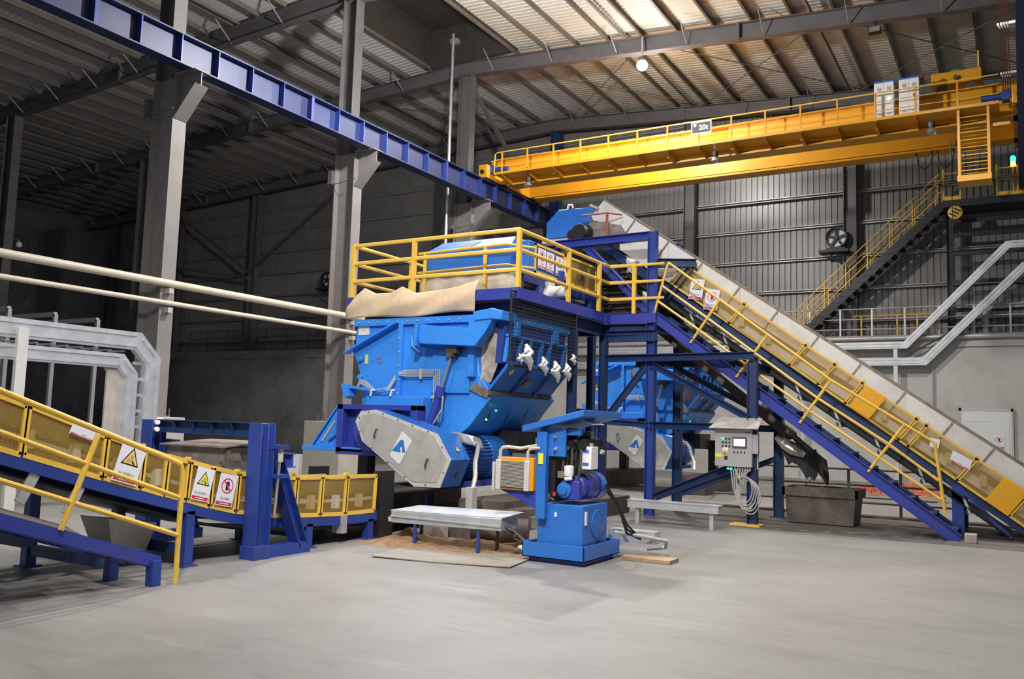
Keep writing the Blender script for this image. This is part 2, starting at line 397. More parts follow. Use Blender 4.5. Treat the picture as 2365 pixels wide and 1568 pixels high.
for i, (y, lab) in enumerate([(12.2,'tall grey steel column rising behind the galvanised cable trays at left'),
                              (18.2,'tall grey steel column rising just left of the big blue shredder'),
                              (24.2,'grey steel column with white pipe, behind the platform and crane end')]):
    c = column(XR, y, 1.43, ztop(XR)-.4, lab, split=9.03)
    if i < 2:
        p = tag(MB().box(XR-.72,XR+.6,y-.5,y+.5,0,1.43).build('column_pedestal', 'pedestal_concrete', bev=.02),
                ['concrete pedestal with a red sign under the left column','concrete pedestal with anchor bolts beside the shredder'][i], 'pedestal', 'concrete column pedestals')
        for k in range(4):
            for s in (-1, 1): MB().cyl((XR-.42+k*.24,y+s*.3,1.43),(XR-.42+k*.24,y+s*.3,1.62),.02,8).build('anchor_bolt', 'steel_grey', c)
    else:
        tag(MB().box(XR-.72,XR+.6,y-.5,y+.5,0,1.43).build('column_pedestal', 'pedestal_concrete'), 'concrete pedestal under the column hidden behind the shredder', 'pedestal', 'concrete column pedestals')
mb = MB(); mb.tube([(XR-.44,23.70,1.4),(XR-.44,23.70,15.0)], .055, 10)
tag(mb.build('downpipe', 'girt_galv'), 'white downpipe running up the left side of the column behind the platform', 'pipe')
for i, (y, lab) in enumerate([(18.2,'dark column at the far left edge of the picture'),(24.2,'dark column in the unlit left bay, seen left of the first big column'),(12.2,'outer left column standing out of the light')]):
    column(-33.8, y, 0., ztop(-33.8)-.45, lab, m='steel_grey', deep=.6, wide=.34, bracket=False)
for k, x in enumerate((-45.6,-39.7,-33.8,-28.0,-22.2,-16.4,-10.65,-4.95,.9)):
    labs = {-10.65:'wall column behind the top of the inclined white conveyor',-4.95:'wall column just right of the wall fan',.9:'wall column under the crane access platform at far right',
            -16.4:'wall column at the end of the left runway beam',-22.2:'wall column left of the white downpipe',-28.0:'wall column in the dark bay left of the shredder column',
            -33.8:'dark wall column in the middle of the unlit bay',-39.7:'dark wall column at the left of the unlit end wall',-45.6:'far dark wall column hidden in the unlit corner'}
    mm = 'frame_navy' if x == -16.4 else 'steel_grey'
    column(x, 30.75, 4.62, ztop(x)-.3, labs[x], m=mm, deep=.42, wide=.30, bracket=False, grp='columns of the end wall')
# ---------------------------------------------------------------- rafters
def rafter(y, x0, x1, label):
    mb = MB(); t = thing('roof_rafter', label, 'rafter', (x0,y,ztop(x0)), 'roof rafters')
    mb.ibeam((x0,y,ztop(x0)-.25),(x1,y,ztop(x1)-.25), .28, .5, .018, .012); mb.build('beam', 'steel_grey', t)
    x = x0+1.1; k = 0
    while x < x1-1.:
        mb = MB(); d = 1 if k % 2 else -1
        mb.bar((x,y-.02,ztop(x)-.5),(x,y-.75,ztop(x)+.05), .012, .045); mb.build('fly_brace', 'girt_galv', t); x += 2.3; k += 1
    for x in (x0+.15+(x1-x0)*.33, x0+(x1-x0)*.66):
        mb = MB(); mb.box(x-.05,x+.05,y-.15,y+.15,ztop(x)-.52,ztop(x)); mb.build('splice_plate', 'steel_grey', t)
for y, w in ((18.2,'nearest visible rafter at top left'),(24.2,'rafter on the column behind the platform'),(30.6,'rafter along the top of the end wall')):
    rafter(y, -48., XR-.1, 'grey left-slope '+w); rafter(y, XR-.1, 12., 'grey right-slope '+w)
rafter(12.2, -48., XR-.1, 'grey left-slope rafter on the column behind the cable trays'); rafter(12.2, XR-.1, 12., 'grey right-slope rafter above the camera')
# ---------------------------------------------------------------- purlins
def purlin(x, label, extra=False, y0=-3):
    mb = MB(); z = ztop(x)
    if extra: mb.tube([(x,-3,z+.02),(x,31,z+.02)], .045, 8)
    else: mb.prof((x,y0,z+.1),(x,31,z+.1), [(-.035,-.1),(.035,-.1),(.035,-.08),(-.022,-.08),(-.022,.1),(-.09,.1),(-.09,.085),(-.035,.085)])
    tag(mb.build('roof_purlin' if not extra else 'roof_tie_tube', 'purlin_grey', ang=20), label, 'purlin' if not extra else 'tube', 'purlins of the right roof slope' if x > XR else 'purlins of the left roof slope')
for k in range(18):
    purlin(-14.5+1.135*k, 'brown-grey purlin, '+ORD[k]+' down from the ridge on the right slope')
purlin(-15.6, 'brown-grey purlin just right of the ridge, past the end of the ridge vent', False, 24.1); purlin(-17.1, 'brown-grey purlin just left of the ridge, past the end of the ridge vent', False, 24.1)
for k in range(26):
    purlin(-18.0-1.16*k, 'brown-grey purlin, '+ORD[k]+' down from the ridge on the left slope')
for x, l in ((-10.5,'dark tie tube under the right roof slope above the white floodlight lamp'),(-4.88,'dark tie tube under the right roof slope toward the right edge'),(-21.2,'dark tie tube under the left roof slope nearest the ridge'),(-27.1,'dark tie tube under the left roof slope farther out')): purlin(x, l, True)
def rod(name, p, q, r, m, label, cat='brace', grp=None):
    mb = MB(); mb.tube([p,q], r, 6); return tag(mb.build(name, m), label, cat, grp)
k = 0
for xa, xb in ((-15.5,-10.),(-10.,-4.5),(-4.5,1.)):
    for a, b in ((xa,xb),(xb,xa)):
        rod('roof_brace_rod', (a,24.4,ztop(a)-.06), (b,30.3,ztop(b)-.06), .016, 'steel_grey', 'thin crossed brace rod under the roof by the end wall, '+ORD[k]+' from the left', 'rod', 'roof brace rods'); k += 1
for k, (xa, xb) in enumerate(((-22.,-17.),(-17.,-22.))):
    rod('roof_brace_rod', (xa,24.4,ztop(xa)-.06), (xb,30.3,ztop(xb)-.06), .016, 'steel_grey', 'thin crossed brace rod left of the ridge, '+['falling','rising'][k]+' to the right', 'rod', 'roof brace rods')
mb = MB(); mb.bar((XR,24.4,13.2),(XR,30.4,9.5), .1, .14); tag(mb.build('diagonal_brace', 'steel_grey'), 'dark diagonal brace behind the left end of the yellow crane', 'brace')
for i, (a, b, l) in enumerate([((-33.8,30.4,8.8),(-28.,30.4,12.4),'rising'),((-39.7,30.4,12.4),(-33.8,30.4,8.8),'falling'),((-39.7,30.4,9.4),(-33.8,30.4,8.5),'nearly level')]):
    mb = MB(); mb.bar(a, b, .09, .12); tag(mb.build('diagonal_brace', 'steel_grey'), 'dark '+l+' brace of the end wall in the unlit bay', 'brace')
mb = MB(); mb.bar((-16.9,24.4,8.4),(-16.6,30.6,8.4), .1, .16); tag(mb.build('tie_beam', 'steel_grey'), 'dark level strut under the end of the runway beam', 'beam')
# ---------------------------------------------------------------- girts of the end wall
cols = (-45.6,-39.7,-33.8,-28.0,-22.2,-16.4,-10.65,-4.95,.9,6.7)
bays = ['far left dark bay','dark bay left of the middle','dark bay of the unlit wall','bay left of the downpipe','bay behind the shredder platform','bay behind the head of the conveyor','bay left of the wall fan','bay right of the wall fan','bay at the far right edge']
for b in range(9):
    for r, z in enumerate((5.36,6.47,7.6,8.75,9.85,10.95,12.05,13.1)):
        if z > ztop((cols[b]+cols[b+1])/2)-.75: continue
        mb = MB(); mb.channel((cols[b]+.16,31.12,z),(cols[b+1]-.16,31.12,z), .16, .09, .012)
        tag(mb.build('wall_girt', 'girt_galv'), 'galvanised wall girt in the '+bays[b]+', '+ORD[r]+' from the bottom', 'girt', 'wall girts')

# ---------------------------------------------------------------- crane runway beams
def runway(xc, y0, y1, label, m):
    t = thing('crane_runway_beam', label, 'beam', (xc,y0,9.03))
    mb = MB(); mb.ibeam((xc,y0,9.37),(xc,y1,9.37), .36, .68, .03, .02); mb.build('girder', m, t)
    mb = MB(); mb.bar((xc,y0,9.74),(xc,y1,9.74), .05, .07); mb.build('crane_rail', 'rust_brown', t)
    y = y0+.5; k = 0
    while y < y1:
        w = .025 if k % 6 else .09
        mb = MB(); mb.box(xc+.01,xc+.165,y-w/2,y+w/2,9.06,9.68); mb.box(xc-.165,xc-.01,y-w/2,y+w/2,9.06,9.68); mb.build('stiffener', 'navy', t)
        y += 1.0; k += 1
    return t
runway(-15.62, 3.2, 30.4, 'long blue crane runway beam crossing the upper left', 'runway_blue')
runway(.22, 5., 30.4, 'blue crane runway beam seen end-on along the right edge', 'runway_blue')
for y in (18.2,24.2):
    column(.62, y, 0., 12.4, 'right-hand runway column at the picture edge, '+('nearer' if y < 20 else 'farther')+' one', m='frame_navy', deep=.5, bracket=False, split=None, grp='right runway columns')
mb = MB(); mb.box(-6.1,1.5,13.75,17.0,-.02,.006); struct(mb.build('floor_dark_strip', 'floor_dark'))  # darker floor strip under the inclined conveyor and stair
# ================================================================ shredder (two alike)
def shredder():
    t = thing('shredder', 'big blue industrial shredder under the railed platform, with tan canvas hanging at its top', 'shredder', (-8.2,12.,0), 'blue shredders')
    B = 'machine_blue'
    body = [(-9.57,3.15),(-7.19,3.12),(-7.14,2.6),(-7.1,2.25),(-6.85,1.92),(-7.25,1.45),(-7.55,1.22),(-9.3,1.22),(-9.36,1.95),(-9.43,2.21),(-9.5,2.4),(-9.62,2.62),(-9.57,2.72)]
    mb = MB(); mb.poly(body, 'y', 11.0, 13.0); o = mb.build('body', B, t, bev=.012)
    # ribs and flanges on the front wall
    mb = MB(); mb.box(-8.63,-8.55,10.93,11.0,1.25,3.13); mb.build('vertical_rib', B, t, bev=.004)
    mb = MB(); mb.bar((-9.7,10.93,2.6),(-8.62,10.93,3.08), .16, .03, (0,0,1)); mb.build('slanted_rib', B, t)
    mb = MB(); mb.box(-9.57,-7.2,10.94,11.0,3.04,3.15); mb.build('top_flange', B, t, bev=.004)
    for k in range(12): MB().cyl((-9.45+.2*k,10.945,3.095),(-9.45+.2*k,10.92,3.095),.014,8).build('bolt', 'cable_grey', t)
    for k in range(7): MB().cyl((-8.59,10.93,1.5+.22*k),(-8.59,10.915,1.5+.22*k),.013,8).build('bolt', 'cable_grey', t)
    mb = MB(); mb.box(-7.26,-7.14,10.9,11.02,2.2,3.12); mb.build('corner_post', B, t, bev=.004)
    mb = MB(); mb.box(-7.95,-7.25,10.96,11.0,1.95,2.62); mb.build('cover_plate', B, t, bev=.004)
    mb = MB(); mb.box(-9.05,-7.93,10.72,11.0,1.30,1.88); mb.build('bearing_box', B, t, bev=.008)
    mb = MB(); mb.box(-9.25,-8.6,10.86,11.0,1.3,1.86); mb.build('lower_box', B, t, bev=.008)
    # purple bearing frame round the rotor, left gusset
    mb = MB()
    for a in ((-9.45,-9.33,.98,1.74),(-7.99,-7.87,1.18,1.74),(-9.45,-7.87,1.66,1.74),(-9.45,-8.1,.95,1.04)): mb.box(a[0],a[1],10.5,10.72,a[2],a[3])
    mb.box(-9.40,-8.65,10.66,10.74,1.0,1.7); mb.box(-8.3,-7.9,10.62,10.74,1.3,1.7)
    mb.build('bearing_frame', 'violet_blue', t, bev=.006)
    mb = MB(); mb.cyl((-8.72,10.48,1.36),(-8.72,10.66,1.36),.36,28); mb.build('bearing_ring', 'violet_blue', t)
    mb = MB(); mb.poly([(-9.46,1.70),(-9.52,1.70),(-10.02,1.06),(-9.46,1.06)], 'y', 10.62, 10.66)
    mb.poly([(-9.46,1.70),(-9.52,1.70),(-10.02,1.06),(-9.46,1.06)], 'y', 11.0, 11.04); mb.slab([(-9.52,10.6,1.72),(-9.52,11.05,1.72),(-10.05,11.05,1.06),(-10.05,10.6,1.06)], .03); mb.build('gusset', B, t, bev=.004)
    for u in (0., .13):
        mb = MB(); mb.tube([(-9.84+u*1.1,10.612,1.14),(-9.60+u*.6,10.612,1.46-u*1.6)], .022, 6); mb.build('gusset_slot', 'cable_grey' if u == 0 else 'navy', t)
    mb = MB(); mb.box(-10.18,-8.9,10.5,11.1,.99,1.06); mb.build('base_flange', B, t, bev=.006)
    # drive cover
    poly = [(-8.41,1.66),(-7.25,1.33),(-7.00,.97),(-7.17,.57),(-7.63,.56),(-8.64,1.18),(-8.79,1.48),(-8.69,1.63)]
    mb = MB(); mb.poly(poly, 'y', 10.2, 10.69); dc = mb.build('drive_cover', 'unit_blue', t, bev=.008)
    cx = sum(p[0] for p in poly)/8; cz = sum(p[1] for p in poly)/8
    mb = MB(); mb.poly(poly, 'y', 10.185, 10.2); mb.build('cover_rim', 'rim_grey', dc)
    ins = [(cx+(x-cx)*.925, cz+(z-cz)*.89) for x, z in poly]
    mb = MB(); mb.poly(ins, 'y', 10.178, 10.19); mb.build('cover_panel', 'cover_grey', dc, bev=.003)
    for i in range(8):
        (x0,z0),(x1,z1) = poly[i], poly[(i+1)%8]; L = math.hypot(x1-x0,z1-z0); q = max(1,int(L/.3))
        for k in range(q):
            f = (k+.5)/q; x = cx+(x0+(x1-x0)*f-cx)*.965; z = cz+(z0+(z1-z0)*f-cz)*.945
            MB().cyl((x,10.187,z),(x,10.172,z),.011,8).build('rim_bolt', 'dirty_steel', dc)
    for x, z in ((-8.36,1.30),(-7.40,.90)):
        mb = MB(); mb.tube([(x+.02,10.178,z+.07),(x+.02,10.135,z+.07),(x-.02,10.135,z-.05),(x-.02,10.178,z-.05)], .008, 6); mb.build('pull_handle', 'dark_plate', dc)
    P = Plate((-7.885,10.176,1.105), (1,0,-.29), (.29,0,1), dc); c, s = .94, .0
    q = [(-.15,-.17),(.13,-.23),(.16,-.2),(.10,.17),(-.07,.24),(-.1,.22)]
    pts = [(-.175,-.13),(-.08,.235),(.0,.245),(.135,.135),(.155,.10),(.055,-.24),(.02,-.26),(-.155,-.16)]
    P.shape('logo_plate', [(-.045,.235),(-.07,.22),(-.165,-.155),(-.145,-.175),(.03,-.235),(.055,-.22),(.155,.15),(.14,.17)], 'logo_white', 0, .004)
    P.shape('logo_letter', [(-.148,-.09),(-.045,.11),(.005,.125),(.095,-.035),(.095,-.04),(.045,-.055),(.01,.02),(-.02,.0),(-.005,-.03),(.015,-.055),(-.02,-.07)], 'logo_blue', .004, .006)
    # small triangle label on the cover side
    mb = MB(); d = V(.25,0,.36).normalized()
    mb.add([(-7.07,10.42,1.085),(-7.07,10.5,1.085),(-7.12,10.46,1.15)], [(0,1,2)]); mb.v = [(x+.008,y,z+.006) for x,y,z in mb.v]; mb.build('warning_label', 'sign_amber', dc)
    mb = MB(); mb.lathe((-7.085,10.45,.78), [(0.001,0),(.04,0),(.04,.015),(.001,.015)], 14, (1,0,-.42)); mb.build('vent_plug', 'dark_plate', dc)
    # motor
    mb = MB(); c = V(-7.42,0,.97)
    mb.lathe((c.x,10.7,c.z), [(.22,0),(.31,.02),(.31,.36),(.34,.38),(.34,.72),(.36,.74),(.36,1.28),(.33,1.36),(.12,1.40)], 32, (0,1,0)); mo = mb.build('motor', 'unit_blue', t)
    mb = MB()
    for k in range(40):
        a = 2*PI*k/40; u = V(math.cos(a),0,math.sin(a)); p = V(c.x,10.75,c.z)+u*.325
        mb.bar(p, p+V(0,.7,0), .012, .07, u)
    mb.build('cooling_fins', 'navy', mo)
    mb = MB(); mb.box(c.x-.3,c.x+.3,10.8,11.9,.56,.64); mb.build('motor_foot', 'navy', mo)
    mb = MB(); mb.hexa([(-7.36,10.72,1.22),(-6.93,10.72,1.16),(-6.93,10.98,1.10),(-7.36,10.98,1.20)], [(-7.40,10.72,1.37),(-7.02,10.70,1.33),(-6.98,10.95,1.27),(-7.40,10.98,1.36)]); mb.build('wrapped_terminal_box', 'foil', mo, bev=.03)
    mb = MB(); mb.tube([(-6.99,10.82,1.21),(-6.80,10.6,1.20),(-6.60,10.25,1.10),(-6.47,10.0,.95),(-6.33,9.80,.78),(-6.29,9.68,.62)], .032, 10); mb.build('supply_hose', 'foil', mo)
    # swing arm and pusher flap
    arm = [(-8.04,3.0),(-7.14,2.92),(-7.03,3.02),(-7.06,3.16),(-6.73,3.20),(-6.73,3.04),(-6.83,2.86),(-7.02,2.64),(-8.04,2.70),(-8.06,2.80)]
    mb = MB(); mb.poly(arm, 'y', 10.72, 10.92); sw = mb.build('swing_arm', B, t, bev=.012)
    mb = MB(); mb.poly([(-8.10,3.02),(-8.04,3.02),(-8.07,2.66),(-8.13,2.66)], 'y', 10.66, 10.95); mb.build('end_plate', B, sw, bev=.004)
    mb = MB(); mb.poly([(-7.06,3.16),(-6.73,3.20),(-6.55,3.16),(-6.55,3.02),(-6.73,3.04),(-7.03,3.02)], 'y', 10.70, 12.95); mb.build('flap_beam', B, t, bev=.012)
    mb = MB(); mb.poly(arm, 'y', 12.75, 12.95); mb.build('swing_arm', B, t, bev=.012)
    mb = MB(); mb.poly([(-6.72,3.04),(-6.6,3.04),(-6.6,2.95),(-6.66,2.4),(-6.76,2.4)], 'y', 10.9, 12.85); fl = mb.build('flap', 'navy', t)
    for k, y in enumerate((10.94,11.32,11.62,11.98,12.25,12.78)):
        mb = MB(); mb.hexa([(-6.66,y,2.42),(-6.60,y,2.42),(-6.60,y+.05,2.42),(-6.66,y+.05,2.42)], [(-6.60,y,2.84),(-6.54,y,2.84),(-6.54,y+.05,2.84),(-6.60,y+.05,2.84)]); mb.build('flap_rib', B, fl)
    for y in (11.1,12.35):
        mb = MB(); mb.box(-6.62,-6.5,y,y+.1,2.82,3.03); mb.build('flap_hinge', B, fl, bev=.01)
    mb = MB(); mb.box(-6.60,-6.55,10.92,12.84,2.80,2.84); mb.build('flap_top_rail', B, fl)
    # dirty curtain between wall and flap
    mb = MB(); n = 14; vs = []
    for i in range(n+1):
        f = i/n
        for j in range(7):
            g = j/6; x = -7.08+.42*f-.10*g*(1-f)+.02*math.sin(9*f); z = 2.95-.95*g+(.16*f*g); y = 11.03+.06*math.sin(7*f+2*g)+.04*f
            x += -.28*g*f
            vs.append((x,y,z))
    mb.add(vs, [(i*7+j,i*7+j+1,(i+1)*7+j+1,(i+1)*7+j) for i in range(n) for j in range(6)]); mb.build('side_curtain', 'curtain', t)
    mb = MB(); mb.slab([(-7.30,10.97,2.02),(-7.12,10.97,2.10),(-6.88,10.97,1.99),(-6.93,10.97,1.88)], .03); mb.build('wear_strip', 'dirty_steel', t)
    # outlet chute plate
    mb = MB(); q = [(-6.86,10.93,1.99),(-6.86,12.88,1.99),(-6.51,12.88,2.40),(-6.51,10.93,2.40)]; mb.slab(q, -.05); ch = mb.build('chute_plate', 'unit_blue', t, bev=.006)
    for y in (11.5,12.2):
        mb = MB(); mb.slab([(-6.85,y,1.97),(-6.85,y+.07,1.97),(-6.47,y+.07,2.40),(-6.47,y,2.40)], .03); mb.build('chute_rib', 'navy', ch)
    mb = MB(); mb.slab([(-6.60,11.06,2.27),(-6.56,11.12,2.32),(-6.60,11.18,2.27),(-6.64,11.12,2.22)], .012); mb.build('diamond_label', 'sign_amber', ch)
    mb = MB(); mb.slab([(-6.74,11.68,2.10),(-6.74,11.86,2.10),(-6.66,11.86,2.19),(-6.66,11.68,2.19)], .012); mb.build('maker_plate', 'dirty_steel', ch)
    mb = MB(); mb.box(-6.9,-6.84,10.94,12.86,1.93,1.99); mb.build('chute_lip', 'rust_brown', t)
    for i, (y0, y1) in enumerate(((11.2,11.55),(11.75,12.1),(12.3,12.65))):
        mb = MB(); mb.add([(-6.88,y0,1.9),(-6.88,y1,1.9),(-7.2,(y0+y1)/2,1.46)], [(0,1,2)]); mb.build('stiffening_fin', B, t)
    for (x, y, z, m) in ((-6.96,11.28,1.70,'led_green'),(-7.03,11.12,1.56,'led_green_yellow')):
        mb = MB(); mb.ball((x+.01,y,z), .017, 8); mb.build('indicator_lamp', m, t)
    # hydraulic cylinder and pipes on the front
    a = V(-7.50,10.82,2.52); b = V(-7.66,10.80,2.0); c2 = V(-7.84,10.78,1.42)
    mb = MB(); mb.cyl(b, c2, .055, 16); mb.cyl(b+V(.01,0,.04), b-V(.03,0,.12), .075, 16); cy = mb.build('ram_barrel', 'violet_blue', t)
    mb = MB(); mb.cyl(a, b, .022, 12); mb.build('ram_rod', 'chrome', cy)
    mb = MB(); mb.cyl(a+V(0,-.07,0), a+V(0,.12,0), .05, 14); mb.box(a.x-.1,a.x+.1,10.8,11.0,a.z+.03,a.z+.13); mb.build('ram_clevis', 'dark_plate', cy)
    mb = MB(); mb.tube([b+V(.06,-.02,-.1), b+V(.05,-.02,-.3), c2+V(.08,0,.05)], .012, 6); mb.build('ram_pipe', 'cable_grey', cy)
    for k in range(4):
        x = -7.78-.035*k; z = 2.30-.03*k
        mb = MB(); mb.tube([(-8.55,10.90,z-.02+.012*k),(-8.42,10.93,z),(x,10.93,z),(x,10.93,1.5)], .009, 6); mb.build('hydraulic_pipe', 'cable_grey', t)
    for q in ((-8.16,-8.12,2.17,2.33),(-7.92,-7.76,1.86,1.90)):
        mb = MB(); mb.box(q[0],q[1],10.91,10.95,q[2],q[3]); mb.build('pipe_clamp', 'cable_grey', t)
    mb = MB(); mb.lathe((-8.22,11.0,2.86), [(.15,0),(.15,.03),(.11,.03),(.11,.07),(.04,.07),(.04,.10)], 16, (0,-1,0)); mb.build('pivot_hub', 'dirty_steel', t)
    mb = MB(); mb.tube([(-8.37,10.96,2.86),(-8.36,10.96,2.70),(-8.2,10.96,2.58)], .02, 6); mb.build('hub_guard', B, t)
    # hose bundle at the left end
    for k in range(3):
        mb = MB(); o = .03*k; mb.tube([(-8.62,10.9,2.22-o),(-8.72,10.84,2.02-o),(-8.95,10.80,1.98-o),(-9.15,10.80,2.12-o),(-9.28,10.82,2.15-o),(-9.36,10.84,2.02-o)], .012, 6); mb.build('hydraulic_hose', 'cable_grey', t)
    mb = MB(); mb.bar((-9.52,10.82,2.03),(-8.72,10.82,1.96), .16, .035); mb.poly([(-9.60,2.08),(-9.44,2.04),(-9.42,1.88),(-9.52,1.84)], 'y', 10.72, 10.92); mb.build('hose_bracket', B, t)
    for (x0,x1,z0,z1,m) in ((-9.51,-9.28,2.90,3.10,'sign_white'),(-9.34,-9.28,2.42,2.57,'sign_yellow')):
        mb = MB(); mb.box(x0,x1,10.99,10.996,z0,z1); mb.build('label_plate', m, t)
    mb = MB(); mb.poly([(-9.425,2.965),(-9.365,2.965),(-9.395,3.03)], 'y', 10.985, 10.991); mb.build('triangle_symbol', 'sign_yellow', t)
    mb = MB(); mb.lathe((-9.04,10.995,2.47), [(.04,0),(.05,0),(.05,.004),(.04,.004)], 18, (0,-1,0), False); mb.build('round_label', 'sign_red', t)
    for x, z in ((-9.48,2.5),(-9.47,2.2)):
        mb = MB(); mb.lathe((x+.06,10.99,z), [(.045,0),(.045,.05),(.02,.06)], 12, (0,-1,0)); mb.build('boss', B, t)
    for x in (-8.95,-8.55):
        mb = MB(); mb.tube([(x,10.7,1.88),(x+.02,10.7,1.97),(x+.08,10.7,1.98)], .018, 6); mb.build('lifting_hook', 'white_plastic', t)
    # frame under the machine
    for x, y in ((-9.3,11.1),(-9.3,12.8),(-6.85,12.8)): MB().box(x-.1,x+.1,y-.1,y+.1,.40,1.25).build('base_leg', 'black', t)
    MB().box(-9.4,-6.75,12.7,12.9,1.02,1.22).build('base_beam', 'black', t)
    MB().box(-9.2,-8.6,11.2,12.6,.95,1.25).build('gear_reducer', 'black', t, bev=.03)
    MB().box(-8.3,-6.9,11.9,12.7,1.05,1.4).build('rotor_guard', 'black', t)
    mb = MB(); mb.cyl((-7.86,10.9,0),(-7.86,10.9,1.1),.07,12); mb.build('prop_leg', 'navy', t)
    mb = MB(); mb.box(-9.7,-8.95,10.7,13.4,0,.42); mb.build('plinth', 'rust_brown', t)
    mb = MB(); mb.box(-7.12,-6.35,10.6,13.4,0,.40); mb.build('plinth', 'rust_brown', t)
    return t
shr = shredder()
shr2 = dup(shr, (0,8.95,0), 'second blue shredder standing in shade behind the dark blue frame')

# lower surroundings of the shredder
tag(MB().box(-6.62,-6.12,9.55,14.6,0,.30).build('floor_kerb', 'rust_brown', bev=.01), 'low brown concrete kerb running back from the galvanised trough', 'kerb')
tag(MB().box(-6.34,-6.24,9.6,9.72,.30,.66).build('cable_conduit', 'cable_grey', bev=.004), 'short upright grey conduit below the motor hose', 'conduit')
mb = MB(); mb.lathe((-6.9,13.9,.0), [(.36,.0),(.36,.85),(.30,.95),(.10,.97)], 24); tag(mb.build('round_drum', 'dark_plate'), 'dark round drum in the shade right of the shredder motor', 'drum')

# galvanised trough on legs in front
t = thing('cable_trough', 'galvanised metal trough with sloped lid on thin blue legs, in front of the shredder', 'cable tray', (-5.95,8.7,0))
mb = MB(); mb.prof((-6.72,8.72,.335),(-5.14,8.72,.365), [(-.19,-.075),(.19,-.075),(.19,.06),(.17,.075),(-.17,.075),(-.19,.06)]); mb.build('trough', 'galv', t, bev=.004)
mb = MB(); mb.slab([(-6.74,8.535,.40),(-5.13,8.535,.43),(-5.05,8.92,.475),(-6.58,8.92,.445)], .008); mb.build('lid', 'galv', t)
mb = MB(); mb.box(-6.73,-5.14,8.515,8.53,.33,.345); mb.build('side_rib', 'galv', t)
mb = MB(); mb.slab([(-6.83,8.6,.30),(-6.70,8.56,.34),(-6.70,8.90,.36),(-6.83,8.88,.31)], .01); mb.build('bent_end', 'galv', t)
for x, y, m in ((-6.37,8.56,'navy'),(-5.46,8.56,'navy'),(-5.36,8.82,'dark_plate'),(-6.52,8.9,'frame_navy')):
    mb = MB(); mb.cyl((x,y,0),(x,y,.30),.022,10); mb.build('leg', m, t)
t = thing('cable_trough', 'low galvanised trough behind the blue power unit', 'cable tray', (-4.9,9.6,0))
mb = MB(); mb.box(-5.15,-4.3,9.25,9.5,.26,.38); mb.box(-5.16,-4.3,9.23,9.52,.38,.395); mb.build('trough', 'galv', t)
mb = MB(); mb.box(-4.3,-3.72,9.62,9.82,.16,.30); mb.build('end_box', 'galv', t)
for x in (-5.0,-4.4): mb = MB(); mb.cyl((x,9.38,0),(x,9.38,.27),.02,8); mb.build('leg', 'frame_navy', t)
t = thing('cable_trough', 'long grey trough lying low behind the power unit, in front of the dark blue posts', 'cable tray', (-4.9,12.9,0))
mb = MB(); mb.box(-5.45,-3.98,12.9,13.12,.25,.37); mb.build('trough', 'galv', t, bev=.004)
mb = MB(); mb.box(-5.46,-3.97,12.89,13.13,.36,.375); mb.build('lid', 'galv', t)
for x in (-5.3,-4.1): mb = MB(); mb.box(x-.03,x+.03,12.95,13.05,0,.25); mb.build('leg', 'galv', t)
# pipes and lumber under trough
mb = MB(); mb.cyl((-6.0,9.25,.17),(-5.35,9.55,.17),.16,16); tag(mb.build('steel_drum', 'rust_brown'), 'brown round drum lying under the galvanised trough', 'drum')
mb = MB(); mb.bar((-5.5,9.1,.03),(-4.95,9.35,.10), .05, .05); tag(mb.build('wood_batten', 'wood'), 'short wood batten by the cables left of the power unit', 'wood')
mb = MB(); mb.bar((-7.05,8.95,.24),(-6.72,8.82,.27), .08, .05); tag(mb.build('pipe_stub', 'white_plastic'), 'pale pipe stub sticking out left of the galvanised trough', 'pipe')
mb = MB(); mb.box(-6.75,-6.45,9.15,9.4,0,.26); tag(mb.build('concrete_block', 'pedestal_concrete', bev=.02), 'small concrete block under the left end of the trough', 'block')
# debris, boards
mb = MB(); nx, ny = 46, 22; vs = []
for j in range(ny+1):
    for i in range(nx+1):
        u = i/nx; w = j/ny; x = -7.35+2.55*u+.15*math.sin(5*w); y = 8.35+1.15*w-.12*math.sin(3*u)
        e = min(1,4*u,4*(1-u),4*w,4*(1-w)); h = .012+.16*math.exp(-((x+6.75)/.3)**2-((y-8.85)/.25)**2)+.07*math.exp(-((x+5.75)/.5)**2-((y-9.05)/.2)**2)
        vs.append((x,y,e*(h+.02*math.sin(23*x+3*y)*math.sin(19*y)+.014*random.random())-.004*(1-e)))
mb.add(vs, [(j*(nx+1)+i,j*(nx+1)+i+1,(j+1)*(nx+1)+i+1,(j+1)*(nx+1)+i) for j in range(ny) for i in range(nx)])
tag(mb.build('sawdust_heap', 'sawdust'), 'brown heap of shredded dust on the floor under the trough', 'debris', None, 'stuff')
mb = MB(); mb.add([(-6.21,7.56,.022),(-5.5,7.70,.014),(-4.66,7.94,.02),(-4.77,8.53,.016),(-5.2,8.62,.03),(-5.5,8.40,.022),(-6.38,8.36,.012)], [(0,1,2,3,4,5,6)])
vs = list(mb.v); mb.add([(x,y,z-.010) for x,y,z in vs], [(6,5,4,3,2,1,0)]); mb.f += [(i,(i+1)%7,7+(i+1)%7,7+i) for i in range(7)]
tag(mb.build('floor_board', 'fibreboard'), 'thin grey-brown sheet lying on the floor in front of the trough', 'board')
mb = MB(); mb.box(-4.0,-3.42,9.32,9.62,0,.045); tag(mb.build('wood_plank', 'wood', bev=.004), 'short wooden plank on the floor right of the power unit', 'wood')
mb = MB(); mb.lathe((-5.06,8.95,0), [(.09,0),(.10,.05),(.08,.09),(.03,.10)], 12); tag(mb.build('plastic_bag', 'white_plastic'), 'crumpled white plastic lump on the floor left of the power unit', 'bag')
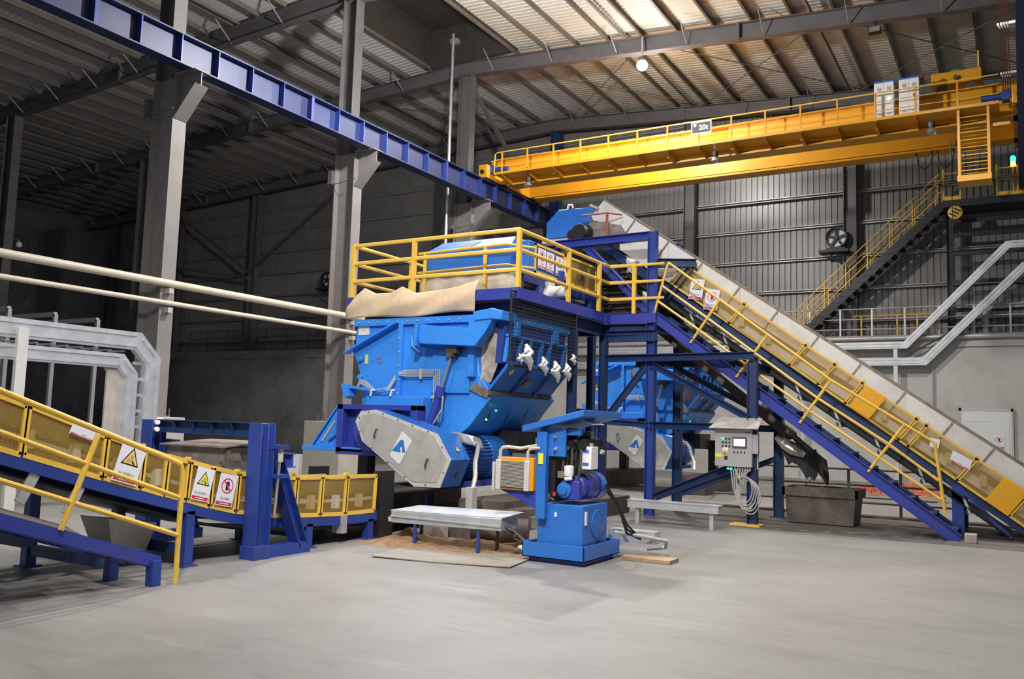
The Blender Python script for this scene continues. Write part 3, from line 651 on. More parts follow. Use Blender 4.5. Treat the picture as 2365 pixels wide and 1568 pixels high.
# ================================================================ raised platform
ZP = 3.54
t = thing('work_platform', 'dark blue steel platform over the big shredder, carrying the yellow railing', 'platform', (-8.,12.6,0))
PT = t
mb = MB(); mb.box(-9.72,-6.47,11.0,14.3,ZP-.04,ZP); mb.box(-7.4,-5.55,14.3,15.2,ZP-.04,ZP); mb.build('deck', 'navy', t)
for nm, p, q in (('edge_beam',(-9.75,10.98,ZP-.09),(-6.44,10.98,ZP-.09)),('edge_beam',(-6.44,10.95,ZP-.09),(-6.44,14.28,ZP-.09)),('edge_beam',(-6.44,14.3,ZP-.09),(-5.55,14.3,ZP-.09)),('edge_beam',(-9.75,10.98,ZP-.09),(-9.75,14.3,ZP-.09))):
    mb = MB(); mb.bar(p, q, .05, .17); mb.build(nm, 'violet_blue' if 'x' else 'navy', t)
for p, q in (((-9.6,11.25,ZP-.28),(-6.5,11.25,ZP-.28)),((-6.58,11.1,ZP-.28),(-6.58,14.3,ZP-.28)),((-9.6,14.2,ZP-.28),(-5.6,14.42,ZP-.28)),((-6.5,14.35,ZP-.40),(-5.55,14.35,ZP-.40))):
    mb = MB(); mb.ibeam(p, q, .14, .2, .012, .01); mb.build('floor_beam', 'frame_navy', t)
for x, y in ((-6.56,14.32),(-6.52,12.98),(-9.62,14.2),(-9.3,13.3)):
    mb = MB(); mb.ibeam((x,y,0),(x,y,ZP-.38), .13, .13, .012, .01, (1,0,0)); mb.build('leg', 'frame_navy', t)

def railing(name, label, path, posts, zb, zs, mtl='yellow', r=.024, cat='railing', closed=False, post_r=None, toe=False):
    """guard rail: rails at heights zs over a plan path, posts at given plan points"""
    t = thing(name, label, cat, (path[0][0],path[0][1],zb))
    for z in zs:
        mb = MB(); mb.tube([(x,y,zb+z) for x, y in path], r, 8); mb.build('rail', mtl, t)
    for x, y in posts:
        mb = MB(); mb.bar((x,y,zb),(x,y,zb+zs[0]), 2*(post_r or r*1.15), 2*(post_r or r*1.15), (1,0,0)); mb.build('post', mtl, t)
    return t
railing('platform_railing', 'yellow three-rail guard railing round the platform over the shredder', [(-9.70,14.2),(-9.70,11.0),(-6.46,11.0),(-6.46,14.28),(-5.42,14.32)],
        [(-9.70,11.0),(-9.70,12.6),(-8.42,11.0),(-6.46,11.0),(-6.46,12.65),(-6.46,13.85),(-5.98,14.31)], ZP, (.88,.575,.27), post_r=.032)
railing('inner_railing', 'smaller yellow railing around the blue hopper box on the platform', [(-9.0,13.2),(-9.0,11.9),(-7.14,11.75),(-6.86,12.2)], [(-8.86,11.89),(-7.56,11.78)], ZP, (.86,.52,.12), r=.02)
# canvas sheet tied along the platform front
mb = MB(); n, k = 40, 12; vs = []
for i in range(n+1):
    u = i/n
    top = lerp([(0,3.50),(.10,3.68),(.2,3.57),(.33,3.57),(.42,3.66),(.52,3.54),(.7,3.56),(.85,3.60),(1,3.70)], u)
    bot = 3.16+.03*u; xt = -9.62+2.52*u; xb = -9.74+2.56*u
    for j in range(k+1):
        w = j/k; z = top+(bot-top)*w; x = xt+(xb-xt)*w
        y = 10.93-.05*math.sin(PI*w)-.035*math.sin(14*u+3*w)*math.sin(PI*w)-.03*math.exp(-((u-.42+.12*w)/.05)**2)
        vs.append((x,y,z+.02*math.sin(9*u)*w))
mb.add(vs, [(i*(k+1)+j,i*(k+1)+j+1,(i+1)*(k+1)+j+1,(i+1)*(k+1)+j) for i in range(n) for j in range(k)])
o = mb.build('canvas_sheet', 'canvas', ang=80); tag(o, 'tan canvas sheet draped along the front of the platform railing', 'sheet')
md = o.modifiers.new('thickness', 'SOLIDIFY'); md.thickness = .006
# hopper box with sloped lid
t = thing('feed_hopper', 'pale and dark blue sloped hopper box on a canvas skirt, on the platform', 'hopper', (-8.1,12.6,ZP))
prof = [(12.02,4.03),(12.02,4.44),(12.40,4.68),(13.3,4.68),(13.3,4.03)]
lo = [(-8.95,y,z) for y, z in prof]; hi = [(-7.22,y,z) for y, z in prof]
lo[2] = (-8.86,12.40,4.68); lo[3] = (-8.86,13.3,4.68); hi[2] = (-7.36,12.40,4.68); hi[3] = (-7.36,13.3,4.68)
mb = MB(); mb.add(lo+hi, [(0,1,2,3,4),(9,8,7,6,5)]+[(i,(i+1)%5,5+(i+1)%5,5+i) for i in range(5)]); hb = mb.build('box', 'unit_blue', t, bev=.01)
mb = MB(); mb.box(-7.22,-6.98,12.2,13.2,4.0,4.55); mb.build('side_box', 'unit_blue', t, bev=.008)
def onlid(x, f, h=.004): return (x, 12.02+.38*f-h*.53, 4.44+.24*f+h*.85)
mb = MB(); mb.slab([onlid(-8.33,.18),onlid(-8.08,.22),onlid(-7.98,.75),onlid(-8.22,.70)], .004); mb.build('inspection_hole', 'black', hb)
mb = MB(); n = 30; vs = []
for i in range(n+1):
    u = i/n
    for j in range(8):
        w = j/7; s = .05*math.sin(26*u)*(.3+w)*.5
        vs.append((-9.0+1.85*u, 12.0-.06*math.sin(PI*w)+s, 4.06-.5*w))
for i in range(1, 12):
    for j in range(8):
        w = j/7; vs.append((-7.15+.03*math.sin(i), 12.0+.1*i, 4.06-.5*w))
m = n+12; mb.add(vs, [(i*8+j,i*8+j+1,(i+1)*8+j+1,(i+1)*8+j) for i in range(m-1) for j in range(7)]); mb.build('canvas_skirt', 'canvas_grey', t, ang=80)
mb = MB(); mb.tube([(-8.95,11.95,4.02),(-7.2,11.95,4.0)], .018, 6); mb.build('skirt_rod', 'galv', t)
# black wire screen on the platform edge, with rags
t = thing('wire_screen', 'black framed wire screen hanging from the platform in front of the shredder flap', 'screen', (-6.45,11.9,2.36))
X0 = -6.45; ya, yb, za, zb = 10.79,12.93,2.36,3.47
mb = MB(); mb.tube([(X0,ya,za),(X0,yb,za),(X0,yb,zb),(X0,ya,zb)], .018, 6, True); mb.build('frame', 'black', t)
for k in range(1, 20):
    z = za+(zb-za)*k/20; mb = MB(); mb.tube([(X0,ya,z),(X0,yb,z)], .005, 4); mb.build('wire', 'black', t)
for k in range(1, 40):
    y = ya+(yb-ya)*k/40; mb = MB(); mb.tube([(X0-.006,y,za),(X0-.006,y,zb)], .0035, 4); mb.build('wire', 'black', t)
random.seed(11)
for k, (y, z, s, l) in enumerate([(11.22,2.52,1.5,'white rag snagged highest, second along the lower edge of the wire screen'),(11.02,2.47,.6,'small white scrap at the left post of the wire screen'),(11.75,2.42,1.1,'white rag on the bottom bar near the middle of the wire screen'),(12.15,2.36,1.3,'long white rag hanging below the bottom bar of the wire screen'),(12.55,2.38,1.1,'white rag near the right end of the bottom bar of the wire screen'),(12.78,2.6,.7,'pale scrap caught at the right side of the wire screen')]):
    mb = MB(); pts = [V(X0+.03,y,z+.12*s), V(X0+.05,y+.05*s,z+.05*s), V(X0+.03,y-.02*s,z), V(X0+.06,y+.06*s,z-.06*s), V(X0+.03,y+.1*s,z-.13*s)]
    mb.tube(pts, [.018*s,.035*s,.045*s,.035*s,.012*s], 7); mb.tube([pts[1], pts[1]+V(.02,-.09*s,.02), pts[1]+V(.03,-.13*s,-.03)], [.03*s,.025*s,.008], 6)
    tag(mb.build('rag', 'white_plastic'), l, 'rag', 'rags on the wire screen')
# cross conveyor under the head of the inclined conveyor
t = thing('cross_conveyor', 'short belt conveyor with yellow screened guards on the platform, behind the railing', 'conveyor', (-7.2,13.6,ZP))
for x in (-7.04,-7.75): MB().bar((x,12.2,3.93),(x,15.4,3.93), .06, .16).build('side_frame', 'navy', t)
MB().box(-7.7,-7.1,12.3,15.4,4.02,4.05).build('belt', 'rubber', t); MB().box(-7.7,-7.1,12.3,15.4,3.78,3.80).build('return_belt', 'rubber', t)
mb = MB(); mb.box(-7.12,-7.08,12.45,15.2,4.05,4.40); mb.build('skirt', 'belt_brown', t)
for y in (12.6,14.6):
    for x in (-7.1,-7.78): MB().box(x,x+.12,y,y+.12,ZP,3.86).build('leg', 'navy', t)
for y0, y1 in ((12.40,13.52),(13.55,14.86)):
    mb = MB(); a = .018
    for q in ((y0,y0+.05,4.03,4.54),(y1-.05,y1,4.03,4.54),(y0,y1,4.50,4.54),(y0,y1,4.03,4.07)): mb.box(-7.0,-6.97,q[0],q[1],q[2],q[3])
    g = mb.build('guard_frame', 'yellow', t); mb = MB(); mb.box(-6.99,-6.988,y0+.04,y1-.04,4.06,4.51); mb.build('guard_screen', 'yellow_screen_fine', g)
mb = MB(); mb.cyl((-6.95,12.95,3.78),(-6.65,12.95,3.78),.1,16); mb.box(-7.1,-6.95,12.85,13.1,ZP,3.95); mb.build('gear_motor', 'white_plastic', t)
mb = MB(); mb.box(-6.98,-6.9,13.22,13.36,ZP,4.2); mb.build('bracket', 'navy', t)
mb = MB(); mb.box(-6.96,-6.93,14.05,14.2,4.18,4.30); mb.build('pull_switch', 'dark_plate', t)
for k, (y, kd, wd, l) in enumerate([(12.62,'ban','禁止跨越','leftmost prohibition sign on the yellow guard beside the hopper'),(12.92,'ban','禁止攀登','prohibition sign next to the triangle sign on the yellow guard behind the platform railing'),(13.26,'warn','当心机械伤人','triangle warning sign on the yellow guard behind the platform railing'),(13.58,'note','设备标识','faded white and red notice, rightmost of the four signs behind the platform railing')]):
    safety_sign(kd, (-6.955,y,4.30-.012*k), (0,1,0), (0,0,1), .27, .34, l, None, wd, True)

# ================================================================ dark blue frame carrying the inclined conveyor
t = thing('support_frame', 'tall dark blue braced steel frame under the inclined conveyor', 'frame', (-4.7,15.,0))
def beam(p, q, w=.13, h=.13, m='frame_navy', nm='beam', up=(0,0,1)):
    mb = MB(); mb.ibeam(p, q, w, h, .012, .01, up); return mb.build(nm, m, t)
for x, y, z in ((-5.66,14.38,5.03),(-5.6,15.6,5.0),(-3.78,14.06,2.62),(-3.78,15.8,2.6)):
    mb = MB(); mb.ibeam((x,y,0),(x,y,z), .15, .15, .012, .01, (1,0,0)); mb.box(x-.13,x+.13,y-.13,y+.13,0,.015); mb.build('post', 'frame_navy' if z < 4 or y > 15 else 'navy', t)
beam((-7.7,14.5,4.96),(-5.7,14.42,4.96), .14,.15,'violet_blue'); beam((-7.7,16.2,4.96),(-5.6,15.6,4.96), .14,.15,'violet_blue')
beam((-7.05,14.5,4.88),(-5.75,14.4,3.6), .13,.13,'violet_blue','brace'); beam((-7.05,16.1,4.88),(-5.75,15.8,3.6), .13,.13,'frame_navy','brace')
beam((-7.7,14.5,3.6),(-7.7,14.5,4.9),.14,.14,'frame_navy','post',(1,0,0)); beam((-7.7,16.2,0),(-7.7,16.2,4.9),.14,.14,'frame_navy','post',(1,0,0))
beam((-5.75,14.6,4.50),(-5.05,14.95,4.50),.13,.15,'frame_navy'); beam((-5.1,14.97,4.46),(-5.72,14.97,3.75),.16,.12,'frame_navy','brace')
beam((-6.5,14.35,2.74),(-3.78,14.1,2.74),.12,.12); beam((-6.5,15.7,2.74),(-3.78,15.8,2.74),.12,.12)
beam((-5.66,14.38,1.56),(-3.78,14.08,1.56),.12,.12); beam((-5.6,15.6,1.56),(-3.78,15.8,1.56),.12,.12)
beam((-5.62,14.36,2.62),(-3.82,14.08,1.70),.1,.1,nm='brace'); beam((-5.56,15.6,2.62),(-3.82,15.8,1.70),.1,.1,nm='brace')
beam((-5.55,14.36,.32),(-3.85,14.08,1.02),.12,.12,nm='brace'); beam((-5.5,15.6,.32),(-3.85,15.8,1.02),.1,.1,nm='brace')
beam((-5.76,14.38,2.6),(-6.46,14.34,1.7),.1,.1,nm='brace')
beam((-5.66,14.38,3.3),(-5.6,15.6,3.3),.12,.12); beam((-3.78,14.1,2.55),(-3.78,15.8,2.55),.14,.14)
beam((-6.56,14.32,1.6),(-5.7,14.38,1.56),.1,.1); beam((-6.52,13.0,1.75),(-6.54,14.3,1.75),.1,.1)

# ================================================================ inclined belt conveyor
def zc(x): return 5.91-.693*(x+6.95)          # upper edge of the white wall
t = thing('inclined_conveyor', 'long inclined belt conveyor with white side walls and yellow screened guards, rising to the left', 'conveyor', (-3.4,15.5,0))
IC = t
def band(mb, xa, xb, d0, d1, y0, y1):
    return mb.hexa([(xa,y0,zc(xa)+d1),(xb,y0,zc(xb)+d1),(xb,y0,zc(xb)+d0),(xa,y0,zc(xa)+d0)], [(xa,y1,zc(xa)+d1),(xb,y1,zc(xb)+d1),(xb,y1,zc(xb)+d0),(xa,y1,zc(xa)+d0)])
xs = [-6.95,-6.30,-5.62,-4.97,-4.28,-3.62,-2.95,-2.28,-1.62,-.95,-.40,.65]
for y0, y1 in ((15.05,15.07),(16.15,16.17)):
    for a, b in zip(xs[:-1], xs[1:]):
        mb = MB()
        if a == -6.95: mb.add([(x,y,z) for y in (y0,y1) for x, z in ((-6.95,5.91),(-6.30,zc(-6.30)),(-6.30,zc(-6.30)-.78),(-7.0,zc(-6.80)-.62),(-7.22,5.62))], [(0,1,2,3,4),(9,8,7,6,5)]+[(i,(i+1)%5,5+(i+1)%5,5+i) for i in range(5)])
        else: band(mb, a, b-.004, 0, -.78, y0, y1)
        w = mb.build('side_wall', 'skirt_white', t)
        if y0 < 16:
            mb = MB(); band(mb, b-.02, b+.02, -.01, -.55, 15.03, 15.05)
            mb.v = [(x+.25*(zc(x)-z), y, z) if False else (x-.32*(zc(x)-z)*.0, y, z) for x, y, z in mb.v]
            mb = MB(); mb.bar((b,15.045,zc(b)-.02),(b-.30,15.045,zc(b)-.42), .03, .02, (0,1,0)); mb.build('wall_joint', 'dirty_steel', w)
    mb = MB(); band(mb, -6.95, .65, .02, 0., y0-.02, y1+.02); mb.build('wall_flange', 'dirty_steel', t)
mb = MB(); band(mb, -7.1, .65, -.60, -.63, 15.12, 16.1); mb.build('carrying_belt', 'rubber', t)
mb = MB(); band(mb, -7.0, .1, -1.19, -1.22, 15.12, 16.1); mb.build('return_belt', 'black', t)
for y in (15.0,16.2):
    mb = MB(); mb.channel((-6.9,y,zc(-6.9)-.92),(.08,y,zc(.08)-.92), .07 if y > 16 else -.07, .17, .012); mb.build('side_channel', 'frame_navy', t)
mb = MB(); mb.channel((-6.4,14.99,zc(-6.4)-1.12),(-.2,14.99,zc(-.2)-1.12), .06, .1, .01); mb.build('lower_channel', 'black', t)
for k in range(8):
    x = -5.1+.62*k; mb = MB(); mb.cyl((x,15.02,zc(x)-1.24),(x,16.15,zc(x)-1.24),.045,12); r = mb.build('return_roller', 'dark_plate', t)
    mb = MB(); mb.bar((x-.06,14.97,zc(x)-1.02),(x+.03,14.97,zc(x)-1.28), .035, .02, (0,1,0)); mb.build('roller_bracket', 'galv', r)
for k in range(12):
    x = -5.2+.46*k; mb = MB(); mb.box(x,x+.1,14.955,15.04,zc(x)-.72,zc(x)-.56); mb.build('idler_bracket', 'beige', t)
mb = MB(); band(mb, -5.3, .5, -.47, -.60, 15.02, 15.045); mb.build('idler_rail', 'belt_brown', t)
# yellow guards
gx = [-5.26,-4.16,-3.12,-2.66,-2.23,-1.44,-1.30,-.62,.05,.6]
def gu(x): return zc(x)-.25-.02*(x+5.1)
def gl(x): return zc(x)-.76-.022*(x+5.38)
for a, b in zip(gx[:-1], gx[1:]):
    a2 = a-.02; b2 = b+.0; y = 14.94; sl = .27
    A, B, C, D = V(a2,y,gu(a2)), V(b2,y,gu(b2)), V(b2-sl,y,gl(b2-sl)), V(a2-sl,y,gl(a2-sl))
    mb = MB()
    for p, q in ((A,B),(B,C),(C,D),(D,A)): mb.bar(p, q, .035, .02, (0,1,0))
    g = mb.build('guard_frame', 'yellow', t)
    mb = MB(); mb.slab([A,B,C,D], .002); mb.build('guard_screen', 'yellow_screen_fine', g)
    mb = MB(); m = (A+B)/2; mb.box(B.x-.03,B.x+.03,14.93,14.96,B.z-.01,B.z+.05); mb.build('guard_latch', 'yellow', g)
for x, m in ((-2.19,'plate_orange'),(-.27,'plate_orange')):
    mb = MB(); w = .30; y = 14.915; sl = .27
    mb.slab([(x,y,gu(x)),(x+w,y,gu(x+w)),(x+w-sl,y,gl(x+w-sl)-.02),(x-sl,y,gl(x-sl)-.02)], .012); mb.build('cover_plate', m, t, bev=.004)
# head hood and drive
mb = MB(); mb.poly([(-8.19,5.24),(-8.19,5.54),(-7.92,5.80),(-7.23,5.78),(-7.23,5.24)], 'y', 15.0, 16.2); hd = mb.build('head_hood', 'unit_blue', t, bev=.012)
mb = MB(); mb.tube([(-7.72,15.0,5.80),(-7.70,15.0,5.87),(-7.62,15.0,5.87),(-7.60,15.0,5.80)], .018, 6); mb.build('lifting_eye', 'white_plastic', hd)
mb = MB(); mb.bar((-7.22,15.0,5.82),(-7.05,15.0,5.74), .08, .05); mb.build('wiper_bar', 'galv', hd)
mb = MB(); mb.lathe((-7.32,15.0,5.24), [(.05,-.3),(.15,-.3),(.17,-.26),(.17,-.05),(.20,-.05),(.20,.0)], 24, (0,1,0)); mb.build('drive_motor', 'black', t)
mb = MB(); mb.lathe((-7.52,15.0,5.22), [(.10,-.2),(.10,0)], 18, (0,1,0)); mb.build('gear_housing', 'black', t)
mb = MB(); mb.box(-8.2,-7.35,14.85,15.1,5.10,5.17); mb.build('hood_ledge', 'rim_grey', t)
mb = MB(); mb.box(-7.6,-6.6,15.0,16.2,4.2,5.24); mb.build('head_chute', 'black', t)
mb = MB(); mb.slab([(-7.2,14.98,5.15),(-6.35,14.98,5.05),(-6.55,14.98,5.35),(-7.22,14.98,5.52)], .02); mb.build('head_side_plate', 'hood_brown', t)
railing('head_railing', 'short rusty brown railing beside the head of the inclined conveyor', [(-7.28,14.7),(-6.72,14.7),(-6.52,14.95)], [(-6.72,14.7)], 5.03, (.52,), 'rust_bar', r=.017)
for k in range(14):          # slatted chain plates seen behind the brace
    pass
t2 = thing('slatted_chute', 'dark slatted feed chute under the head of the inclined conveyor', 'chute', (-6.4,15.1,ZP))
mb = MB(); mb.box(-7.0,-5.8,15.12,15.9,3.6,4.85); mb.build('body', 'black', t2)
for k in range(12):
    z = 3.66+.098*k; mb = MB(); mb.box(-6.95,-5.82,15.08,15.12,z,z+.03); mb.build('slat', 'dark_plate', t2)
mb = MB(); mb.tube([(-6.5,15.05,4.75),(-6.30,15.03,4.6),(-6.38,15.03,4.45),(-6.25,15.04,4.3)], [.03,.09,.05,.02], 7); tag(mb.build('rag', 'white_plastic'), 'white rag hanging on the dark slatted chute by the vertical post', 'rag')
mb = MB(); mb.tube([(-6.1,15.05,4.05),(-5.98,15.02,3.95),(-6.08,15.03,3.8)], [.03,.07,.03], 7); tag(mb.build('rag', 'white_plastic'), 'pale rag low on the dark slatted chute behind the landing railing', 'rag')

# ================================================================ stair beside the conveyor
def zs(x): return 3.55-.733*(x+5.56)
t = thing('access_stair', 'steep blue steel stair beside the inclined conveyor', 'stair', (-3.2,14.65,0))
for y in (14.35,14.93):
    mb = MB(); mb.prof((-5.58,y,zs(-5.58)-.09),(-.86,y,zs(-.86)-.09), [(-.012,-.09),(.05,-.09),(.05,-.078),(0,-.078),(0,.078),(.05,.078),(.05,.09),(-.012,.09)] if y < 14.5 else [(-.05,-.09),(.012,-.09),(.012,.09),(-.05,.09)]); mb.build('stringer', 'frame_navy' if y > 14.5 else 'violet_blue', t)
for k in range(16):
    z = ZP-.21*(k+1); x = -5.56+(3.55-z)/.733
    if z < .1: break
    mb = MB(); mb.box(x-.12,x+.1,14.37,14.92,z-.025,z); mb.build('tread', 'frame_navy', t)
t = thing('stair_handrail', 'yellow tubular handrail on the near side of the steep blue stair', 'railing', (-3.2,14.35,0))
tops = [(-5.35,4.43),(-4.42,3.72),(-3.61,3.10),(-2.62,2.35),(-1.56,1.68),(-1.15,1.42)]; bots = [(-5.62,3.46),(-4.93,2.99),(-4.13,2.40),(-3.10,1.66),(-2.08,.94),(-1.03,.38)]
for f in (0., .36, .70):
    pts = []
    for (a, b), (c, d) in zip(tops, bots):
        if f and (a, b) == tops[-1]: a, b, c, d = -1.15, 1.30, -1.6, .62
        pts.append((a+(c-a)*f, 14.33, b+(d-b)*f))
    if f: pts[-1] = (pts[-2][0]+.86, 14.33, pts[-2][2]-.62) if f < .5 else (-1.08,14.33,pts[-2][2]-.58)
    if f == .36: continue
    mb = MB(); mb.tube(pts, .021, 8); mb.build('rail', 'yellow', t)
pts = [(a+(c-a)*.42, 14.33, b+(d-b)*.42) for (a, b), (c, d) in zip(tops[:-1], bots[:-1])]; pts.append((-1.11,14.33,.86)); mb = MB(); mb.tube(pts, .021, 8); mb.build('rail', 'yellow', t)
for (a, b), (c, d) in zip(tops, bots):
    mb = MB(); mb.tube([(a,14.33,b),(c,14.33,d)], .024, 8); mb.build('post', 'yellow', t)
# signs on the guard
for x, kd, wd, l, dz in ((-5.02,'warn','当心机械伤人','triangle warning sign at the top end of the inclined conveyor guard',-.30),(-4.74,'ban','禁止触摸','round prohibition sign just right of the triangle sign on the inclined conveyor guard',-.30)):
    safety_sign(kd, (x,14.90,gu(x)+dz), (1,0,-.16), (.16,0,1), .25, .37, l, None, wd, True)
t = safety_sign('note', (-1.20,14.92,1.40), (1,0,-.16), (.12,0,1), .13, .16, 'small white tag on the lower part of the inclined conveyor guard', None, '')
t = safety_sign('note', (-.84,14.92,1.16), (1,0,-.56), (.3,0,1), .30, .16, 'wide white notice on the lower end of the inclined conveyor guard', None, '请勿靠近')
# foot of the conveyor
t = thing('conveyor_foot', 'blue box foot under the lower end of the inclined conveyor', 'stand', (-.9,15.2,0))
MB().box(-.98,-.82,14.98,15.14,0,.78).build('leg', 'navy', t); MB().box(-.98,-.82,16.05,16.2,0,.78).build('leg', 'navy', t)
mb = MB(); mb.bar((-.86,15.02,.72),(-.2,15.02,.04), .1, .05); mb.build('brace', 'navy', t)
mb = MB(); mb.box(-1.1,.4,15.0,16.2,0,.06); mb.build('base_plate', 'black', t)
mb = MB(); mb.box(-.78,-.62,14.2,14.4,0,.13); tag(mb.build('concrete_block', 'pedestal_concrete', bev=.01), 'small pale block on the floor at the foot of the inclined conveyor', 'block')
# catch chute below the conveyor with a torn belt end
t = thing('catch_chute', 'long dirty brown trough under the inclined conveyor, ending in a torn rubber flap', 'chute', (-4.6,15.6,1.))
mb = MB()
def tr(x): return 3.33-.80*(x+5.97)
mb.hexa([(-6.0,15.35,tr(-6.0)),(-3.5,15.35,tr(-3.5)),(-3.5,15.37,tr(-3.5)+.2),(-6.0,15.37,tr(-6.0)+.2)], [(-6.0,15.38,tr(-6.0)),(-3.5,15.38,tr(-3.5)),(-3.5,15.40,tr(-3.5)+.2),(-6.0,15.40,tr(-6.0)+.2)])
mb.build('near_side', 'rust_brown', t)
mb = MB(); mb.slab([(-6.0,15.38,tr(-6.0)+.02),(-3.5,15.38,tr(-3.5)+.02),(-3.5,15.95,tr(-3.5)+.06),(-6.0,15.95,tr(-6.0)+.06)], .02); mb.build('bottom', 'skirt_white', t)
mb = MB(); mb.slab([(-6.0,15.95,tr(-6.0)),(-3.5,15.95,tr(-3.5)),(-3.5,15.97,tr(-3.5)+.5),(-6.0,15.97,tr(-6.0)+.5)], .02); mb.build('far_side', 'skirt_white', t)
mb = MB(); n = 16; vs = []
for i in range(n+1):
    u = i/n
    for j in range(9):
        w = j/8; a = PI*w; x = -3.78+.8*u+.10*math.sin(a); z = tr(-3.78)+.12-.62*u-.35*u*u*math.sin(a)-.06*math.sin(7*w)*u
        y = 15.34+.55*w+.10*math.sin(5*u)*math.sin(a); vs.append((x,y,z-.1*math.sin(a)))
mb.add(vs, [(i*9+j,i*9+j+1,(i+1)*9+j+1,(i+1)*9+j) for i in range(n) for j in range(8)]); fo = mb.build('torn_flap', 'rust_brown', t, ang=80)
md = fo.modifiers.new('thickness','SOLIDIFY'); md.thickness = .015
mb = MB(); mb.add([(-3.62,15.3,1.22),(-3.3,15.3,1.12),(-3.05,15.32,1.24),(-3.0,15.34,1.05),(-3.03,15.34,.80),(-3.08,15.33,.70),(-3.16,15.32,.78),(-3.2,15.32,.73),(-3.34,15.31,.95),(-3.44,15.3,1.0),(-3.5,15.3,.95)], [tuple(range(11))])
mb.add([(x,y+.02,z) for x,y,z in mb.v], [tuple(range(10,-1,-1))]); mb.build('hanging_rubber', 'rubber', t)
mb = MB(); mb.tube([(-3.7,15.3,1.42),(-3.55,15.27,1.3),(-3.4,15.27,1.22),(-3.22,15.28,1.12)], [.05,.1,.12,.05], 8); mb.build('plastic_wrap', 'foil', t)
# waste bin
t = thing('waste_bin', 'rusty brown steel bin on the floor below the torn chute end', 'bin', (-2.93,15.4,0))
mb = MB(); mb.hexa([(-3.46,15.05,.02),(-2.42,15.05,.02),(-2.42,15.75,.02),(-3.46,15.75,.02)], [(-3.50,15.02,.58),(-2.37,15.02,.58),(-2.37,15.80,.58),(-3.50,15.80,.58)]); mb.build('tub', 'rust_brown', t)
mb = MB()
for q in ((-3.53,-2.34,14.99,15.03),(-3.53,-2.34,15.79,15.83)): mb.box(q[0],q[1],q[2],q[3],.46,.60)
for q in ((-3.53,-3.49),(-2.38,-2.34)): mb.box(q[0],q[1],14.99,15.83,.46,.60)
mb.build('rim', 'rust_brown', t)
mb = MB(); mb.box(-3.44,-2.44,15.06,15.78,.56,.57) ; mb.build('contents', 'black', t)
# ================================================================ discharge conveyor at the left
GT = [(2.0,2.22),(3.95,1.61),(4.85,1.30),(5.55,1.10),(6.16,.96),(6.51,.89),(7.14,.82),(7.77,.81),(8.74,.79),(12,.79)]
GB = [(2.0,1.77),(3.99,1.18),(4.88,.92),(5.5,.75),(6.13,.58),(6.42,.51),(6.97,.42),(7.51,.38),(8.26,.35),(8.84,.35),(12,.35)]
t = thing('discharge_conveyor', 'curved yellow-guarded belt conveyor rising from under the shredder to the left edge', 'conveyor', (-7.7,6.,0))
YB = [2.0,3.25,4.18,4.93,5.33,5.60,5.86,6.15,6.50,6.95,7.36,7.78,8.22,8.78]
XG = -7.18
for k, (a, b) in enumerate(zip(YB[:-1], YB[1:])):
    A, B, C, D = V(XG,a+.012,lerp(GT,a)), V(XG,b-.012,lerp(GT,b)), V(XG,b-.012-.02,lerp(GB,b)), V(XG,a+.012-.02,lerp(GB,a))
    mb = MB()
    for p, q in ((A,B),(C,D)): mb.bar(p, q, .03, .045, (0,0,1))
    for p, q in ((B,C),(D,A)): mb.bar(p, q, .03, .04, (0,1,0))
    g = mb.build('guard_frame', 'yellow', t)
    mb = MB(); mb.slab([A,B,C,D], .002); mb.build('guard_screen', 'yellow_screen' if b < 5.4 else 'yellow_screen_fine', g)
    if k % 2: mb = MB(); mb.box(XG-.02,XG+.02,b-.05,b-.0,B.z+.015,B.z+.05); mb.build('guard_latch', 'yellow', g)
def strip(name, m, x0, x1, f, d0, d1, ya=2.0, yb=9.0, n=26, bev=0):
    mb = MB(); vs = []
    for i in range(n+1):
        y = ya+(yb-ya)*i/n; z = lerp(f, y)
        vs += [(x0,y,z+d0),(x1,y,z+d0),(x1,y,z+d1),(x0,y,z+d1)]
    fs = [(i*4+j,i*4+(j+1)%4,i*4+4+(j+1)%4,i*4+4+j) for i in range(n) for j in range(4)]+[(3,2,1,0),(n*4,n*4+1,n*4+2,n*4+3)]
    return mb.add(vs, fs).build(name, m, t)
strip('side_channel', 'navy', -7.24, -7.17, GB, -.13, -.015); strip('side_channel', 'navy', -8.36, -8.29, GB, -.13, -.015)
strip('carrying_belt', 'rubber', -8.25, -7.30, GB, .18, .205, yb=12.6); strip('return_belt', 'black', -8.22, -7.32, GB, -.19, -.17, yb=12.6)
strip('skirt_plate', 'beige', -7.34, -7.325, GB, .20, .40); strip('skirt_plate', 'beige', -8.26, -8.245, GB, .20, .40)
strip('idler_rail', 'rim_grey', -7.32, -7.29, GB, .13, .17); strip('lower_guard', 'belt_brown', -7.335, -7.325, GB, .0, .12)
strip('far_guard', 'yellow_screen_fine', -8.40, -8.395, GB, .0, .43, yb=8.8)
strip('top_seal', 'beige', -7.36, -7.20, GT, -.02, -.012)
for k in range(15):
    y = 2.5+.43*k; z = lerp(GB, y)
    mb = MB(); mb.box(-7.31,-7.23,y,y+.07,z+.06,z+.22); mb.build('idler_bracket', 'white_plastic' if k % 2 else 'beige', t)
for y, x in ((5.91,-7.22),(4.96,-8.30),(5.9,-8.30),(7.6,-7.22),(7.6,-8.3),(8.7,-7.22),(2.3,-8.3)):
    mb = MB(); mb.box(x-.05,x+.05,y-.05,y+.05,0,lerp(GB,y)-.1); mb.box(x-.09,x+.09,y-.09,y+.09,0,.012); mb.build('leg', 'navy', t)
for y in (4.96,5.9,7.6):
    mb = MB(); mb.bar((-7.22,y,.16),(-8.3,y,.16), .06, .1); mb.build('cross_beam', 'frame_navy', t)
